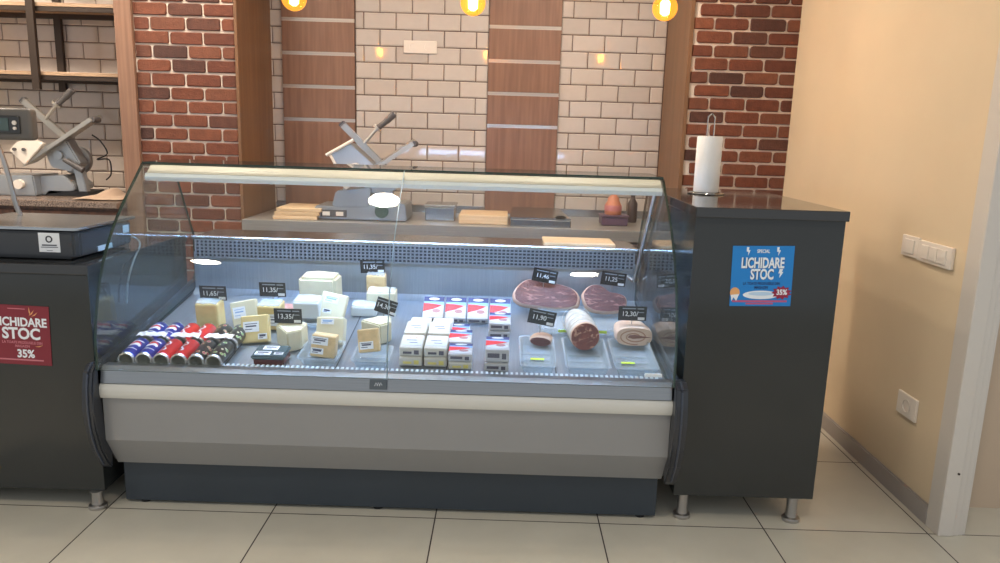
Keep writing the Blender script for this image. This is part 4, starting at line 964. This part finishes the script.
t = dthing('ham', 'shorter cut dry-cured ham with a raised left end, right of the long ham', 'ham', .660, .575, .028, rz=R(3), tilt=R(-40))
meat('ham', 'ham_body', trace([(632, 180), (636, 160), (655, 141), (678, 137), (698, 146), (716, 160), (750, 168), (766, 182), (764, 205), (748, 222), (705, 228), (660, 222), (640, 208)], .190), .06, [HAMF, FAT, RIND], t, rim=.045)
t = dthing('salami', 'thick cut salami with white mouldy skin and red marbled face, lying end-on', 'salami', .540, .235, .012, rz=R(4), tilt=R(-6))
meat('salami', 'salami_body', oval(.112, .112), .26, [SALF, RIND, NET], t, shrink=.5, rim=.03)
b = BM()
for k in range(5):
    rr = .0575; yy = .04+k*.045; tube(b, [(rr*math.cos(a*math.pi/12), yy+.006*math.sin(a*math.pi/6), .056+rr*math.sin(a*math.pi/12)) for a in range(25)], .0008, 5)
dobj('netting', b, mat('string', (206, 196, 180), .8), t)
t = dthing('ham_piece', 'small reddish meat piece in the left meat tray', 'meat', .372, .275, .006, rz=R(-12)); meat('meat', 'meat', oval(.085, .040, bump=((20, .12, 30),)), .06, [HAMF, RIND, RIND], t)
# rolled bacon: spiral of fat and lean
t = dthing('rolled_bacon', 'rolled bacon with a spiral cut face, at the right end of the case', 'meat', .735, .285, .014, tilt=R(-8))
PINK = mat('bacon_fat', (214, 182, 158), .45, noise=.06, nscale=30); LEAN = mat('bacon_lean', (172, 122, 98), .45, noise=.1, nscale=40)
meat('bacon', 'roll', oval(.142, .074, sq=.72), .13, [PINK, PINK, PINK], t, shrink=.7, rim=.03)
b = BM(); sp = []
for k in range(70):
    a = k/70*2*math.pi*1.75+.4; f = .30+.56*k/70; sp.append((.069*f*math.cos(a), -.0042, .037+.036*f*math.sin(a)))
for k in range(len(sp)-1):
    p0, p1 = Vector(sp[k]), Vector(sp[k+1]); d_ = (p1-p0).normalized(); nn = Vector((-d_.z, 0, d_.x))*.0022; poly(b, [p0-nn, p1-nn, p1+nn, p0+nn], (0, .003, 0))
dobj('spiral', b, LEAN, t)
b = BM(); poly(b, [(-.026, -.0046, .034), (-.004, -.0046, .029), (.030, -.0046, .033), (.066, -.0046, .036), (.030, -.0046, .041), (.0, -.0046, .046), (-.020, -.0046, .043)], (0, .003, 0)); dobj('core', b, mat('bacon_core', (132, 84, 70), .5), t)

# black price tags on pins
TAGM = mat('tag_black', (20, 22, 26), .35); CHALK = mat('chalk_white', (226, 230, 234), .7)
def price_tag(x, z, y, s, label, roll=0, pin=.06, w=.106, h=.060, two=''):
    p = Vector((x, y, z)); t = thing('price_tag', label, 'price tag', p, 'black price tags on pins'); M = front(p.x, p.y, p.z, roll, R(-8))
    bb = BM(); box(bb, -w/2, w/2, -h/2, h/2, -.001, .001, .0008, M=M); obj('card', bb, TAGM, t)
    if s: text('price', s, CHALK, t, T(M, -.010, -.002, .0016), .027, .0002, .0002, .95)
    bb = BM()
    for k, (a, c) in enumerate(((-.04, .012), (.018, .044))): box(bb, a, c, .0185, .0225, .0010, .0014, M=M)
    box(bb, .020, .044, .004, .0065, .001, .0014, M=M); obj('chalk_line', bb, mat('chalk_grey', (150, 160, 170), .7), t)
    bb = BM(); box(bb, .022, .048, -.026, -.015, .001, .0016, M=M); obj('white_label', bb, WHITE2, t)
    bb = BM(); a = M @ Vector((0, -h/2, 0)); tube(bb, [a, a - Vector((0, -.004, pin))], .0018, 8); obj('pin', bb, SATIN, t)
price_tag(-0.9221, 0.7343, .37, '11,65/', 'black price tag on the upright yellow cheese behind the cans', pin=.02)
price_tag(-0.7016, 0.7448, .42, '11,35/', 'black price tag standing behind the yellow cheeses', pin=.03)
price_tag(-0.5879, 0.6848, .235, '13,35/', 'black price tag stuck in the cream wedge behind the black tub', pin=.02)
price_tag(-0.347, 0.8012, .69, '11,35/', 'highest black price tag, on the tall narrow cheese', roll=R(-2), pin=.02)
price_tag(-0.2456, 0.6891, .42, '14,30', 'strongly tilted black price tag in front of the cream block', roll=R(18), w=.084, h=.064, pin=.03)
price_tag(0.4009, 0.794, .63, '11,46', 'tilted black price tag on the long ham', roll=R(10), pin=.02)
price_tag(0.6922, 0.7919, .62, '11,25', 'black price tag on the shorter ham', roll=R(6), pin=.02)
price_tag(0.377, 0.6932, .30, '11,90', 'tilted black price tag on the small reddish meat piece', roll=R(10), pin=.035)
price_tag(0.7297, 0.7142, .325, '12,30/', 'black price tag on the rolled bacon', pin=.02, w=.11)
